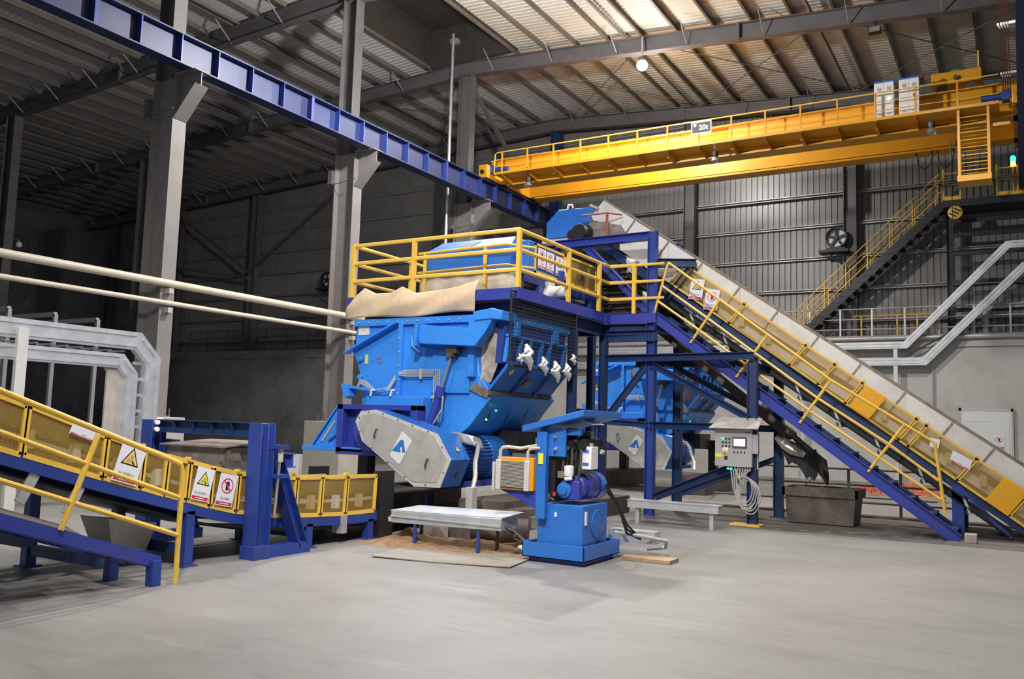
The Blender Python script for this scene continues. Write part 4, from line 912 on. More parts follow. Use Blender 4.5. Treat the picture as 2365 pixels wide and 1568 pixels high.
mb = MB(); mb.cyl((-7.3,9.05,.47),(-8.25,9.05,.47),.12,18); mb.build('bend_roller', 'dark_plate', t)
for x in (-7.2,-8.34): MB().box(x-.06,x+.06,8.82,9.1,0,.85).build('bearing_plate', 'black', t)
mb = MB(); mb.hexa([(-8.0,5.45,.08),(-7.7,5.45,.08),(-7.7,5.8,.08),(-8.0,5.8,.08)], [(-8.05,5.3,.48),(-7.6,5.3,.48),(-7.6,5.85,.40),(-8.05,5.85,.40)]); mb.build('drip_hopper', 'hood_steel', t)
for y in (4.3,4.72):
    mb = MB(); mb.bar((-7.20,y,lerp(GB,y)-.13),(-7.19,y-.12,lerp(GB,y)-.36), .09, .02, (1,0,0)); mb.build('belt_scraper', 'galv', t)
mb = MB(); mb.box(-7.3,-7.15,8.12,8.22,.12,.34); mb.build('plate_hanger', 'galv', t)
# far pale wall plate seen past the frame
tag(MB().box(-10.6,-8.95,9.2,9.26,0,.98).build('steel_sheet', 'rim_grey'), 'pale grey panel standing behind the low end of the discharge conveyor', 'panel')
# brown hood over the belt and blue portal
t = thing('magnet_hood', 'dusty brown sheet-metal hood above the discharge conveyor, inside the blue portal', 'hood', (-8.0,6.9,1.0))
mb = MB(); mb.hexa([(-8.42,6.60,.88),(-7.56,6.60,.83),(-7.56,7.12,.83),(-8.42,7.12,.88)], [(-8.46,6.56,1.15),(-7.52,6.56,1.15),(-7.52,7.16,1.15),(-8.46,7.16,1.15)]); mb.build('shell', 'hood_brown', t)
mb = MB(); mb.slab([(-8.52,6.52,1.15),(-7.48,6.52,1.15),(-7.46,7.22,1.20),(-8.50,7.22,1.20)], .018); mb.build('lid', 'hood_brown', t)
mb = MB(); mb.slab([(-7.50,6.5,1.0),(-7.26,6.55,.80),(-7.26,7.1,.80),(-7.50,7.2,1.0)], .012); mb.build('rubber_apron', 'rubber', t)
mb = MB(); mb.box(-7.56,-7.50,6.60,6.66,.84,1.14); mb.build('corner_strap', 'rust_brown', t)
t = thing('portal_frame', 'blue steel portal with A-shaped legs straddling the discharge conveyor', 'frame', (-8.,6.9,0))
for x in (-7.06,-8.85):
    mb = MB(); mb.ibeam((x,6.68,.0),(x,6.68,1.43), .20, .20, .014, .012, (0,1,0)); mb.box(x-.11,x+.11,6.56,6.80,0,.14); mb.build('post', 'navy', t, bev=.004)
    mb = MB(); mb.ibeam((x,6.82,1.18),(x,7.32,.08), .16, .13, .012, .01); mb.build('brace', 'navy', t)
    mb = MB(); mb.box(x-.08,x+.08,6.60,7.42,.0,.12); mb.build('sole_beam', 'navy', t)
    for z in (1.18,.87): MB().box(x+.08,x+.20,6.76,6.90,z-.02,z+.02).build('ram_bracket', 'navy', t)
    mb = MB(); mb.cyl((x+.15,6.82,1.18),(x+.12,6.80,.45),.017,10); mb.build('ram_rod', 'chrome', t)
    mb = MB(); mb.cyl((x+.15,6.82,1.20),(x+.15,6.82,1.02),.03,10); mb.build('ram_barrel', 'cable_grey', t)
mb = MB(); mb.ibeam((-8.8,6.72,1.36),(-7.1,6.72,1.36), .12, .15, .012, .01)
for k in range(5): mb.box(-8.5+.32*k,-8.49+.32*k,6.67,6.77,1.30,1.42)
mb.build('top_beam', 'frame_navy', t)
mb = MB(); mb.ibeam((-8.8,7.2,1.02),(-7.1,7.2,1.02), .1, .16, .012, .01); mb.build('rear_beam', 'violet_blue', t)
for z in (1.32,1.40):
    mb = MB(); mb.cyl((-8.74,6.62,z),(-8.66,6.58,z),.028,10); mb.build('hanger_bolt', 'white_plastic', t)
# inclined walkway beside the conveyor
t = thing('ramp_walkway', 'blue-framed ramp with dark tread plate, at the lower left', 'ramp', (-6.85,4.,0))
def zw(y): return .245+.331*(5.13-y)
for x, m in ((-6.59,'violet_blue'),(-7.08,'navy')):
    mb = MB(); mb.channel((x,1.6,zw(1.6)-.055),(x,5.12,zw(5.12)-.055), .05 if x < -7 else -.05, .115, .01); mb.build('stringer', m, t)
mb = MB(); mb.slab([(-6.63,1.6,zw(1.6)),(-6.63,4.38,zw(4.38)),(-7.06,4.52,zw(4.5)+.06),(-7.06,1.6,zw(1.6)+.08)], .01); mb.build('tread_plate', 'dark_plate', t)
mb = MB(); mb.box(-7.06,-6.62,4.72,5.0,.30,.315); mb.build('step_tread', 'frame_navy', t)
for x, y, z in ((-6.59,5.07,.22),(-7.08,5.0,.25),(-6.59,2.6,.95),(-7.08,2.6,.95)):
    mb = MB(); mb.box(x-.045,x+.045,y-.045,y+.045,0,z); mb.build('leg', 'navy', t)
mb = MB(); mb.bar((-7.05,4.2,.44),(-8.28,4.2,.44), .1, .12); mb.build('cross_beam', 'frame_navy', t)
t = thing('ramp_handrail', 'yellow three-rail handrail along the ramp at the lower left', 'railing', (-6.57,4.,0))
X = -6.57
mb = MB(); mb.tube([(X,1.6,2.41),(X,3.62,1.63),(X,5.18,1.085),(X,5.26,1.05),(X,5.29,.98),(X,5.29,.0)], .024, 10); mb.build('top_rail', 'yellow', t)
for p, q in (((X,1.6,2.04),(X,5.28,.75)),((X,1.6,1.67),(X,5.28,.42))):
    mb = MB(); mb.tube([p,q], .021, 8); mb.build('rail', 'yellow', t)
for y in (4.43,2.6):
    z = 1.31+.36*(4.43-y); mb = MB(); mb.tube([(X,y,z),(X,y-.26,z-.75)], .024, 8); mb.build('post', 'yellow', t)
mb = MB(); mb.tube([(-7.10,3.6,.85),(-7.10,4.0,0)], .02, 8); mb.build('post', 'yellow', t)
# signs on the guards
def gsign(kd, y0, y1, zoff, h, l, wd, amber=False):
    y = (y0+y1)/2; z = (lerp(GT,y)+lerp(GB,y))/2+zoff; sl = (lerp(GT,y1)-lerp(GT,y0))/(y1-y0)
    return safety_sign(kd, (-7.15,y,z), (0,1,sl), (0,-sl,1), (y1-y0)*.96, h, l, None, wd, amber)
gsign('warn', 5.02,5.30,.0,.36,'large triangle warning sign nearest the ramp handrail on the discharge conveyor','当心机械伤人', True)
gsign('warn', 5.90,6.13,.0,.33,'bright yellow triangle warning sign left of the blue portal post','当心机械伤人')
gsign('ban', 6.20,6.44,.0,.33,'round prohibition sign with a black hand, next to the blue portal post','禁止触摸')
gsign('note', 4.55,4.84,.15,.10,'narrow white notice with a red line at the top of the left guard','请勿靠近')
# ================================================================ galvanised cable trays at left
t = thing('cable_tray', 'outer galvanised cable tray, running in from the left and turning down beside the column', 'cable tray', (-13,9.5,0))
XT = -13.
def tray(pts, h, m='galv', x0=XT, w=.12):
    """closed C-section tray whose centre line runs in the plane x = x0"""
    n = len(pts); mb = MB(); vs = []
    for i in range(n):
        p = V(0,*pts[i]); a = (V(0,*pts[i])-V(0,*pts[i-1])).normalized() if i else None; b = (V(0,*pts[i+1])-V(0,*pts[i])).normalized() if i < n-1 else None
        a = a or b; b = b or a; nn = (V(0,-a.z,a.y)+V(0,-b.z,b.y)); nn = nn.normalized()/max(.4,nn.normalized().dot(V(0,-a.z,a.y)))
        for s, x in ((1,x0),(1,x0-w),(-1,x0-w),(-1,x0)): q = p+nn*(h/2*s); vs.append((x,q.y,q.z))
    fs = [(i*4+j,i*4+(j+1)%4,i*4+4+(j+1)%4,i*4+4+j) for i in range(n-1) for j in range(4)]+[(3,2,1,0),(n*4-4,n*4-3,n*4-2,n*4-1)]
    mb.add(vs, fs)
    for k in (-.3, .3):       # pressed ribs along the face
        for i in range(n-1):
            a = V(x0+.006,*pts[i]); b = V(x0+.006,*pts[i+1]); d = (b-a).normalized(); nn = V(0,-d.z,d.y); e = h*.3
            mb.bar(a+nn*h*k+d*e*.4, b+nn*h*k-d*e*.4, .012, .03, nn)
    return mb
tray([(5.,2.72),(9.38,2.72),(9.70,2.40),(9.70,0)], .30).build('tray', 'galv', t, ang=20)
for k in range(9):
    mb = MB(); z = 2.32-.27*k; mb.box(XT-.10,XT-.07,9.36,9.60,z,z+.05); mb.build('rung', 'galv', t)
mb = MB(); mb.box(XT-.02,XT+.06,7.30,7.46,0,2.72); mb.build('support_post', 'rim_grey', t)
t = thing('cable_tray', 'inner galvanised cable tray with wide cover, nested inside the outer tray at left', 'cable tray', (-13,9.0,0))
tray([(5.,2.36),(9.08,2.36),(9.30,2.12),(9.30,0)], .24).build('tray', 'galv', t, ang=20)
mb = MB(); mb.hexa([(XT-.06,8.88,0),(XT-.04,9.2,0),(XT-.04,9.2,2.16),(XT-.06,8.88,2.16)], [(XT-.10,8.88,0),(XT-.10,9.2,0),(XT-.10,9.2,2.16),(XT-.10,8.88,2.16)])
mb.hexa([(XT-.06,8.88,2.16),(XT-.04,9.2,2.16),(XT-.04,9.16,2.30),(XT-.06,8.78,2.30)], [(XT-.10,8.88,2.16),(XT-.10,9.2,2.16),(XT-.10,9.16,2.30),(XT-.10,8.78,2.30)]); mb.build('wide_cover', 'hood_steel', t)
for k in range(16):
    mb = MB(); y = 5.4+.25*k; mb.box(XT-.5,XT-.1,y,y+.06,2.52,2.55); mb.build('rung', 'galv', t)
# pale pipes strung along the columns
for z, r, l in ((4.33,.085,'upper thick pale pipe running along the columns at left'),(3.90,.055,'lower thin pale pipe running along the columns at left')):
    mb = MB(); mb.tube([(-15.98,4.,z),(-15.98,21.,z)], r, 12); tag(mb.build('pale_pipe', 'cream_pipe'), l, 'pipe')
for y in (12.2,18.2):
    for z in (4.2,3.78):
        mb = MB(); mb.box(-16.08,-15.90,y-.06,y+.06,z-.09,z+.02); tag(mb.build('pipe_clamp', 'cable_grey'), 'small clamp under the '+('upper' if z > 4 else 'lower')+' pale pipe at the '+('first' if y < 15 else 'second')+' column', 'clamp', 'pipe clamps')
safety_sign('ban', (-15.79,12.0,1.22), (0,1,0), (0,0,1), .26, .40, 'small red-circle sign on the concrete pedestal of the left column', None, '禁止攀登')
# dark stair, railings and shed in the unlit left bay
t = thing('dark_stair', 'dark steel stair climbing along the unlit end wall at left', 'stair', (-38,29.2,0))
for y in (28.5,29.3): MB().bar((-43.5,y,.6),(-38.2,y,4.5), .08, .35).build('stringer', 'rust_brown', t)
for z in (1.0, .55):
    mb = MB(); mb.tube([(-43.5,28.5,.6+z),(-38.2,28.5,4.5+z)], .03, 6); mb.build('rail', 'rust_bar', t)
for k in range(14):
    f = (k+.5)/14; mb = MB(); mb.box(-43.5+5.3*f-.14,-43.5+5.3*f+.14,28.5,29.3,.6+3.9*f+.1,.6+3.9*f+.14); mb.build('tread', 'rust_brown', t)
railing('dark_railing', 'brown railing on the ledge of the unlit end wall, seen between the two left columns', [(-37.5,30.05),(-17.5,30.05)], [(-37.5+1.4*k,30.05) for k in range(15)], 4.72, (1.05,.68,.32), 'steel_grey', r=.022)
t = thing('cable_rack', 'low blue-grey rack frame in the unlit bay behind the left cable trays', 'rack', (-24,15,0))
for k in range(4):
    y = 11.2+1.25*k; mb = MB(); mb.bar((-27.5,y,4.1),(-22.6,y,4.1), .1, .12); mb.build('beam', 'girt_galv', t)
    for x in (-27.5,-22.6): mb = MB(); mb.bar((x,y,0),(x,y,4.1), .1, .1, (1,0,0)); mb.build('post', 'girt_galv', t)
mb = MB(); mb.tube([(-46,20.,8.6),(-36.2,20.,8.6),(-36.0,20.,8.5)], .035, 8); tag(mb.build('lamp_arm', 'girt_galv'), 'thin pale lamp arm far left in the dark bay', 'pipe')
mb = MB(); mb.ball((-36.0,20.,8.35), .13, 10); tag(mb.build('bulb', 'white_plastic'), 'small white bulb at the end of the lamp arm in the dark bay', 'lamp')
# ================================================================ hydraulic power unit
t = thing('hydraulic_power_unit', 'blue hydraulic power unit with sloped canopy, standing in front on the floor', 'machine', (-4.45,8.95,0))
B = 'unit_blue'
mb = MB(); mb.box(-4.78,-4.13,8.56,9.38,0,.06); mb.build('skid', 'violet_blue', t)
mb = MB()
for q in ((-4.84,-4.08,8.50,8.515),(-4.84,-4.08,9.435,9.45),(-4.84,-4.825,8.50,9.45),(-4.095,-4.08,8.50,9.45)): mb.box(q[0],q[1],q[2],q[3],.05,.215)
mb.box(-4.84,-4.08,8.5,9.45,.05,.065); mb.build('drip_tray', B, t, bev=.003)
mb = MB(); mb.box(-4.70,-4.14,8.58,9.22,.065,.64); tk = mb.build('tank', B, t, bev=.008)
mb = MB(); mb.lathe((-4.14,8.96,.42), [(.165,0),(.165,.012),(.15,.016),(.001,.016)], 28, (1,0,0)); ma = mb.build('manhole_cover', B, tk)
for k in range(8):
    a = 2*PI*k/8; mb = MB(); mb.cyl((-4.13,8.96+.145*math.cos(a),.42+.145*math.sin(a)),(-4.115,8.96+.145*math.cos(a),.42+.145*math.sin(a)),.008,6); mb.build('cover_bolt', 'violet_blue', ma)
mb = MB(); mb.box(-4.14,-4.125,8.63,8.665,.43,.575); mb.build('level_gauge', 'white_plastic', tk)
mb = MB(); mb.box(-4.48,-4.455,8.57,8.58,.50,.55); mb.build('tag', 'white_plastic', tk)
mb = MB(); mb.box(-4.69,-4.57,8.50,8.58,.47,1.43); mb.build('post', B, t, bev=.006)
mb = MB(); mb.box(-4.72,-4.69,8.52,8.6,.62,1.36); mb.build('post_flange', B, t, bev=.003)
mb = MB(); mb.box(-4.60,-4.36,8.56,8.60,1.16,1.47); pn = mb.build('valve_panel', B, t, bev=.004)
for z in (1.38,1.24):
    mb = MB(); mb.lathe((-4.48,8.56,z), [(.022,0),(.022,.02),(.012,.03),(.012,.05)], 10, (0,-1,0)); mb.build('gauge_port', 'chrome', pn)
def cz(x): return 1.49+(x+4.86)*.25
mb = MB(); a = [(-4.86,cz(-4.86)-.07),(-4.10,cz(-4.10)-.07),(-4.10,cz(-4.10)),(-4.86,cz(-4.86))]; mb.poly(a, 'y', 8.46, 9.5); mb.build('canopy', B, t, bev=.004)
mb = MB(); mb.box(-4.70,-4.2,8.6,8.66,1.40,1.47); mb.build('canopy_bracket', B, t)
mb = MB(); mb.slab([(-4.35,8.8,1.58),(-4.12,8.75,1.52),(-4.10,9.0,1.52),(-4.3,9.0,1.59)], .01); mb.build('paper_sheet', 'white_plastic', t)
mb = MB(); mb.box(-4.56,-4.50,8.60,9.15,.66,1.42); mb.build('back_frame', 'black', t)
# valve stack: many small blocks and hoses
random.seed(5)
mb = MB(); mb.box(-4.46,-4.16,8.66,9.08,1.24,1.36); vb = mb.build('valve_manifold', 'black', t, bev=.004)
for k in range(46):
    x = random.uniform(-4.50,-4.16); y = random.uniform(8.60,9.14); z = random.uniform(1.16,1.47); s = random.uniform(.02,.042)
    mb = MB()
    if k % 2: mb.cyl((x,y,z),(x+random.uniform(.0,.08),y-random.uniform(.02,.08),z+.01),s*.7,10)
    else: mb.box(x-s,x+s,y-s,y+s,z-s,z+s)
    mb.build('solenoid_valve', random.choice(('black','black','dark_plate','cable_grey','chrome')), vb, bev=.003)
for k in range(7):
    x = -4.42+.035*k; y = 8.64+.03*(k%3); mb = MB()
    mb.tube([(x,y,1.25),(x+.01,y-.02,1.1),(x-.02,y-.01,.95),(x+.03,y+.05,.78)], .014, 6); mb.build('hydraulic_hose', 'black' if k % 3 else 'dark_plate', t)
mb = MB(); mb.box(-4.22,-4.10,8.68,8.86,1.03,1.28); jb = mb.build('junction_box', 'white_plastic', t, bev=.006)
for z in (1.23,1.09): mb = MB(); mb.box(-4.20,-4.13,8.672,8.68,z-.015,z+.015); mb.build('blue_label', 'logo_blue', jb)
mb = MB(); mb.lathe((-4.30,8.78,.83), [(.10,-.12),(.13,-.1),(.13,.02),(.15,.02),(.15,.06),(.145,.08),(.145,.40),(.11,.44)], 28, (0,1,0)); mo = mb.build('pump_motor', 'violet_blue', t)
mb = MB(); mb.lathe((-4.30,8.78,.83), [(.152,.30),(.16,.42),(.15,.45)], 24, (0,1,0), False); mb.build('fan_cowl', 'unit_blue', mo)
mb = MB(); mb.box(-4.42,-4.2,8.60,8.68,.70,.9); pb = mb.build('pump_body', 'violet_blue', t, bev=.01)
mb = MB(); mb.lathe((-4.38,8.60,.80), [(.085,0),(.085,.02),(.05,.03),(.05,.05),(.001,.055)], 16, (0,-1,0)); mb.build('pump_flange', 'unit_blue', pb)
mb = MB(); mb.lathe((-4.33,8.60,.95), [(.05,0),(.055,.02),(.055,.11),(.02,.12)], 16); mb.build('oil_filter', 'white_plastic', t)
mb = MB(); mb.box(-4.46,-4.37,8.58,8.66,.93,1.0); mb.build('terminal_box', 'dirty_steel', t)
mb = MB(); mb.tube([(-4.36,8.57,.92),(-4.28,8.57,.93)], .02, 8); mb.build('pipe_elbow', 'white_plastic', t)
mb = MB(); mb.tube([(-4.56,8.58,.66),(-4.52,8.56,.70),(-4.48,8.56,.68)], .012, 6); mb.build('drain_hose', 'black', t)
mb = MB(); mb.box(-4.50,-4.47,8.555,8.575,.73,.77); mb.build('red_tag', 'sign_red', t)
for k in range(3):
    mb = MB(); mb.tube([(-4.14,9.18,.85-.04*k),(-4.02,9.25,.62),(-3.95,9.35,.40-.05*k),(-3.86,9.55,.22)], .013, 6); mb.build('motor_cable', 'black', t)
# oil cooler on bracket
mb = MB(); mb.box(-5.17,-4.70,8.46,8.60,.77,1.13); co = mb.build('oil_cooler', 'orange', t, bev=.004)
mb = MB()
mb.box(-5.12,-4.80,8.455,8.46,.79,1.09); mb.build('cooler_core', 'dark_plate', co)
for k in range(22):
    z = .80+.0135*k; mb = MB(); mb.box(-5.12,-4.79,8.44,8.458,z,z+.007); mb.build('fin', 'fin_grey', co)
for x in (-5.15,-4.78): mb = MB(); mb.box(x-.03,x+.035,8.435,8.50,.765,1.10); mb.build('header_tank', 'rim_grey', co, bev=.006)
mb = MB(); mb.box(-5.225,-5.195,8.44,8.50,.76,1.07); mb.build('mounting_strip', 'rim_grey', co)
for x in (-5.14,-4.78):
    mb = MB(); mb.tube([(x,8.47,1.09),(x,8.47,1.20),(x+.03,8.47,1.235),(x+.09,8.47,1.245)] + ([(x+.25,8.5,1.235),(x+.38,8.52,1.26),(x+.46,8.53,1.28)] if x < -5 else [(x+.13,8.5,1.245)]), .018, 8); mb.build('cooler_hose', 'cream_pipe', co)
mb = MB(); mb.poly([(-5.15,.765),(-4.69,.765),(-4.69,.58)], 'y', 8.5, 8.58); mb.build('cooler_bracket', 'violet_blue', t)
mb = MB(); mb.box(-4.66,-4.60,8.492,8.5,1.07,1.19); mb.build('yellow_label', 'sign_yellow', t)
# hose bundle to the trough
t = thing('hose_bundle', 'bundle of black hydraulic hoses sagging from the trough to the power unit', 'hoses', (-4.95,8.8,.05))
for k in range(9):
    mb = MB(); o = .022*k; mb.tube([(-5.15+.01*k,8.62+.03*(k%4),.34-.006*k),(-5.0,8.62+.03*(k%3),.28-.012*k),(-4.92+.01*k,8.64+.03*(k%5),.20-.010*k+.002*k),(-4.84,8.68+.03*(k%4),.15+.012*(k%5)),(-4.72,8.72+.02*k,.20)], .011, 6); mb.build('hose', 'black' if k % 3 else 'dark_plate', t)
mb = MB(); mb.tube([(-4.1,9.35,.3),(-3.8,9.5,.26),(-3.62,9.75,.2),(-3.7,9.95,.10),(-3.95,10.0,.05)], .02, 8); tag(mb.build('grey_hose', 'cable_grey'), 'thick grey hose looping right of the power unit', 'hose')
# ================================================================ control cabinet
t = thing('control_cabinet', 'grey control cabinet with lit white screen and rain hood, on a blue post', 'cabinet', (-4.05,13.95,.92))
mb = MB(); mb.box(-4.35,-3.75,13.9,14.0,.93,1.53); bx = mb.build('box', 'stainless', t, bev=.006)
mb = MB(); mb.box(-3.80,-3.66,13.93,14.02,1.15,1.46); mb.build('side_box', 'stainless', t)
mb = MB(); mb.slab([(-4.42,13.78,1.535),(-3.62,13.78,1.535),(-3.62,14.05,1.71),(-4.30,14.05,1.71)], .012); mb.build('rain_hood', 'hood_steel', t)
mb = MB(); mb.add([(-4.42,13.78,1.535),(-4.30,14.05,1.71),(-4.36,14.05,1.535)], [(0,1,2)]); mb.add([(-4.425,13.78,1.53),(-4.305,14.05,1.71),(-4.365,14.05,1.53)], [(2,1,0)]); mb.build('hood_end', 'hood_steel', t)
mb = MB(); mb.box(-4.06,-3.83,13.885,13.9,1.23,1.405); sc = mb.build('screen_bezel', 'dark_plate', bx)
mb = MB(); mb.box(-4.035,-3.855,13.882,13.886,1.265,1.375); mb.build('screen', 'screen_white', bx)
for r in range(3):
    for c in range(3):
        mb = MB(); mb.lathe((-4.22+.055*c,13.9,1.375-.06*r), [(.016,0),(.016,.012),(.012,.02)], 12, (0,-1,0)); mb.build('push_button', 'led_green' if (r, c) == (0, 0) else 'black', bx)
for c in range(4):
    mb = MB(); mb.lathe((-4.03+.055*c,13.9,1.165), [(.013,0),(.013,.014)], 10, (0,-1,0)); mb.build('push_button', 'black', bx)
mb = MB(); mb.box(-4.22,-4.13,13.893,13.9,1.18,1.235); mb.build('label_plate', 'sign_white', bx)
mb = MB(); mb.lathe((-4.18,13.9,1.165), [(.035,0),(.035,.008)], 18, (0,-1,0)); mb.build('stop_ring', 'sign_yellow', bx)
mb = MB(); mb.lathe((-4.18,13.89,1.165), [(.022,0),(.024,.02),(.001,.026)], 16, (0,-1,0)); mb.build('stop_button', 'orange', bx)
mb = MB(); mb.box(-4.345,-4.235,13.893,13.9,1.075,1.135); mb.build('yellow_label', 'sign_yellow', bx)
mb = MB(); mb.box(-4.19,-4.14,13.89,13.9,1.04,1.095); mb.build('key_switch', 'black', bx)
mb = MB(); mb.box(-3.86,-3.78,13.894,13.9,1.475,1.49); mb.build('maker_label', 'logo_blue', bx)
for x in (-4.14,-4.09): mb = MB(); mb.ball((x,13.93,.895), .022, 8, .8); mb.build('cable_lamp', 'led_green', bx)
for k in range(7):
    mb = MB(); x = -4.03+.04*k; mb.cyl((x,13.95,.93),(x,13.95,.87),.014,8); mb.build('cable_gland', 'cable_grey', bx)
mb = MB(); mb.box(-3.7,-3.68,14.02,14.06,.9,1.5); mb.build('post_clamp', 'galv', t)
t = thing('cable_coil', 'loose coil of grey cables hanging under the control cabinet', 'cables', (-3.85,13.9,.3))
for k in range(5):
    pts = []; r = .20+.014*k
    for j in range(19):
        a = PI*.75-2*PI*j/18*.95; pts.append((-3.86+.02*k+r*.62*math.cos(a), 13.88+.012*k, .58-.03*k+r*1.05*math.sin(a)))
    mb = MB(); mb.tube([(-4.0+.05*k,13.95,.88),(-3.98+.03*k,13.9,.82)]+pts, .010, 6); mb.build('cable', 'cable_grey', t)
for k in range(3):
    mb = MB(); mb.tube([(-4.1+.04*k,13.95,.88),(-4.05+.03*k,13.9,.6),(-3.98+.02*k,13.88,.42),(-3.9,13.9,.27),(-3.78,13.9,.25+.03*k),(-3.7,13.95,.4)], .010, 6); mb.build('cable', 'cable_grey', t)
tag(MB().box(-4.1,-3.62,13.86,14.2,0,.03).build('step_plate', 'yellow'), 'thin yellow-edged plate on the floor under the control cabinet', 'plate')
# dark low railing and kerb behind the bin
railing('pit_railing', 'rusty dark low railing behind the brown bin, along the pit edge', [(-5.4,17.2),(-.6,17.2)], [(-4.2,17.2),(-2.84,17.2),(-1.95,17.2),(-.9,17.2)], .02, (.84,.555,.24), 'rust_brown', r=.020)
tag(MB().box(-6.0,.6,17.05,17.35,0,.04).build('rail_kerb', 'rust_brown'), 'flat dark kerb under the low rusty railing', 'kerb')
tag(MB().box(-6.0,.6,15.95,16.5,0,.012).build('floor_grating', 'rust_brown'), 'strip of dark floor grating behind the bin and stair foot', 'grating')
k = 0
for lay, (n, x0) in enumerate(((9,-3.6),(9,-3.55),(8,-3.5),(3,-2.9))):
    for i in range(n):
        x = x0+.21*i; mb = MB(); mb.box(x,x+.2,22.4,22.5,.12+.075*lay,.19+.075*lay)
        tag(mb.build('brick', 'brick_red'), 'red brick, '+ORD[i]+' from left in the '+['bottom','second','third','top'][lay]+' layer of the stack', 'brick', 'stacked red bricks'); k += 1
t = thing('pallet', 'low wooden pallet under the red bricks near the end wall', 'pallet', (-2.6,22.5,0))
mb = MB(); mb.box(-3.65,-1.6,22.2,22.7,.09,.12); mb.build('deck', 'wood', t)
for x in (-3.6,-2.7,-1.75): mb = MB(); mb.box(x,x+.1,22.2,22.7,0,.09); mb.build('runner', 'wood', t)
mb = MB(); mb.tube([(-3.75,17.6,.02),(-3.7,17.5,.5),(-3.45,17.5,.75),(-3.2,17.5,.55),(-3.15,17.5,.05)], .02, 8); tag(mb.build('pale_hose', 'cable_grey'), 'pale hose arching over the rusty railing behind the bin', 'hose')
# ================================================================ overhead travelling crane
t = thing('overhead_crane', 'yellow twin-girder overhead travelling crane spanning the hall', 'crane', (-8.,25.8,9.7))
CY = 'crane_yellow'
for y0, y1, nm in ((25.0,25.45,'girder'),(26.95,27.40,'girder')):
    mb = MB(); mb.box(-15.9,.05,y0,y1,9.80,10.66); mb.box(-15.2,-.6,y0-.06,y1+.06,9.72,9.76); mb.box(-15.2,-.6,y0,y1,9.74,9.82); mb.box(-15.9,.05,y0-.06,y1+.06,10.64,10.68)
    mb.build(nm, CY, t)
for x in (-15.62,.10):
    mb = MB(); mb.box(x-.16,x+.16,24.0,28.0,9.80,10.25); e = mb.build('end_truck', CY, t, bev=.01)
    for y in (24.3,27.7):
        mb = MB(); mb.cyl((x-.09,y,9.94),(x+.09,y,9.94),.17,20); mb.build('wheel', 'dark_plate', e)
    for y in (24.05,28.0):
        mb = MB(); mb.cyl((x,y,10.0),(x,y-.12 if y < 25 else y+.12,10.0),.07,12); mb.build('buffer', 'black', e)
mb = MB(); mb.cyl((-15.35,24.35,10.12),(-14.85,24.35,10.12),.10,16); mb.box(-15.5,-15.3,24.2,24.5,9.98,10.25); mb.build('travel_motor', 'navy', t)
mb = MB(); mb.cyl((-.75,24.35,10.12),(-.28,24.35,10.12),.10,16); mb.box(-.28,-.1,24.2,24.5,9.98,10.25); mb.build('travel_motor', 'navy', t)
mb = MB(); mb.box(-15.3,-.35,24.2,25.0,9.92,9.96); wk = mb.build('walkway', CY, t)
mb = MB(); mb.box(-15.3,-.35,24.18,24.21,9.90,9.98); mb.build('kick_plate', CY, wk)
k = 0; x = -15.0
while x < -.5:
    mb = MB(); mb.add([(x-.006,24.22,9.92),(x-.006,25.0,9.92),(x-.006,25.0,9.70),(x-.006,24.22,9.86)], [(0,1,2,3)]); mb.add([(x+.006,b,c) for a, b, c in mb.v[:4]], [(3,2,1,0)])
    mb.f += [(i,(i+1)%4,4+(i+1)%4,4+i) for i in range(4)]; mb.box(x-.045,x+.045,24.3,25.0,9.70,9.712) if k % 2 == 0 else None
    mb.build('bracket', CY, wk)
    mb = MB(); mb.bar((x,24.22,9.9),(x,24.22,10.67), .045, .045, (1,0,0)); mb.build('railing_post', CY, wk); x += .98; k += 1
for z in (10.67,10.42,10.17):
    mb = MB(); pts = [(-15.28,24.22,z-.06),(-15.2,24.22,z),(-.35,24.22,z)] if z > 10.6 else [(-15.25,24.22,z),(-.35,24.22,z)]
    if z > 10.6: pts = [(-15.3,24.22,9.95)]+pts
    mb.tube(pts, .02 if z > 10.6 else .012, 8); mb.build('railing', 'yellow', wk)
mb = MB(); mb.tube([(-2.,28.0,11.3),(-.6,28.0,11.3)], .02, 6)
for x in (-2.,-.6): mb.tube([(x,28.0,10.6),(x,28.0,11.3)], .02, 6)
mb.build('far_railing', 'yellow', t)
# trolley
tr_ = thing('crane_trolley', 'yellow hoist trolley parked at the right end on top of the crane girders', 'trolley', (-1.3,26.2,10.7))
mb = MB(); mb.box(-1.95,-.75,25.1,27.3,10.95,11.28); mb.build('frame', CY, tr_, bev=.01)
for y in (25.25,27.2):
    for x in (-1.7,-1.0): mb = MB(); mb.cyl((x,y-.05,10.83),(x,y+.05,10.83),.14,16); mb.build('wheel', 'dark_plate', tr_)
mb = MB(); mb.cyl((-1.35,25.02,11.08),(-1.35,25.12,11.08),.06,12); mb.build('end_bearing', 'dark_plate', tr_)
mb = MB(); mb.lathe((-1.35,26.5,11.28), [(.28,0),(.32,.2),(.26,.5),(.02,.62)], 18); mb.build('hoist_drum_cover', 'green_paint', tr_)
mb = MB(); mb.bar((-.82,25.15,11.28),(-.82,25.15,11.75), .04, .04, (1,0,0)); mb.build('post', 'yellow', tr_)
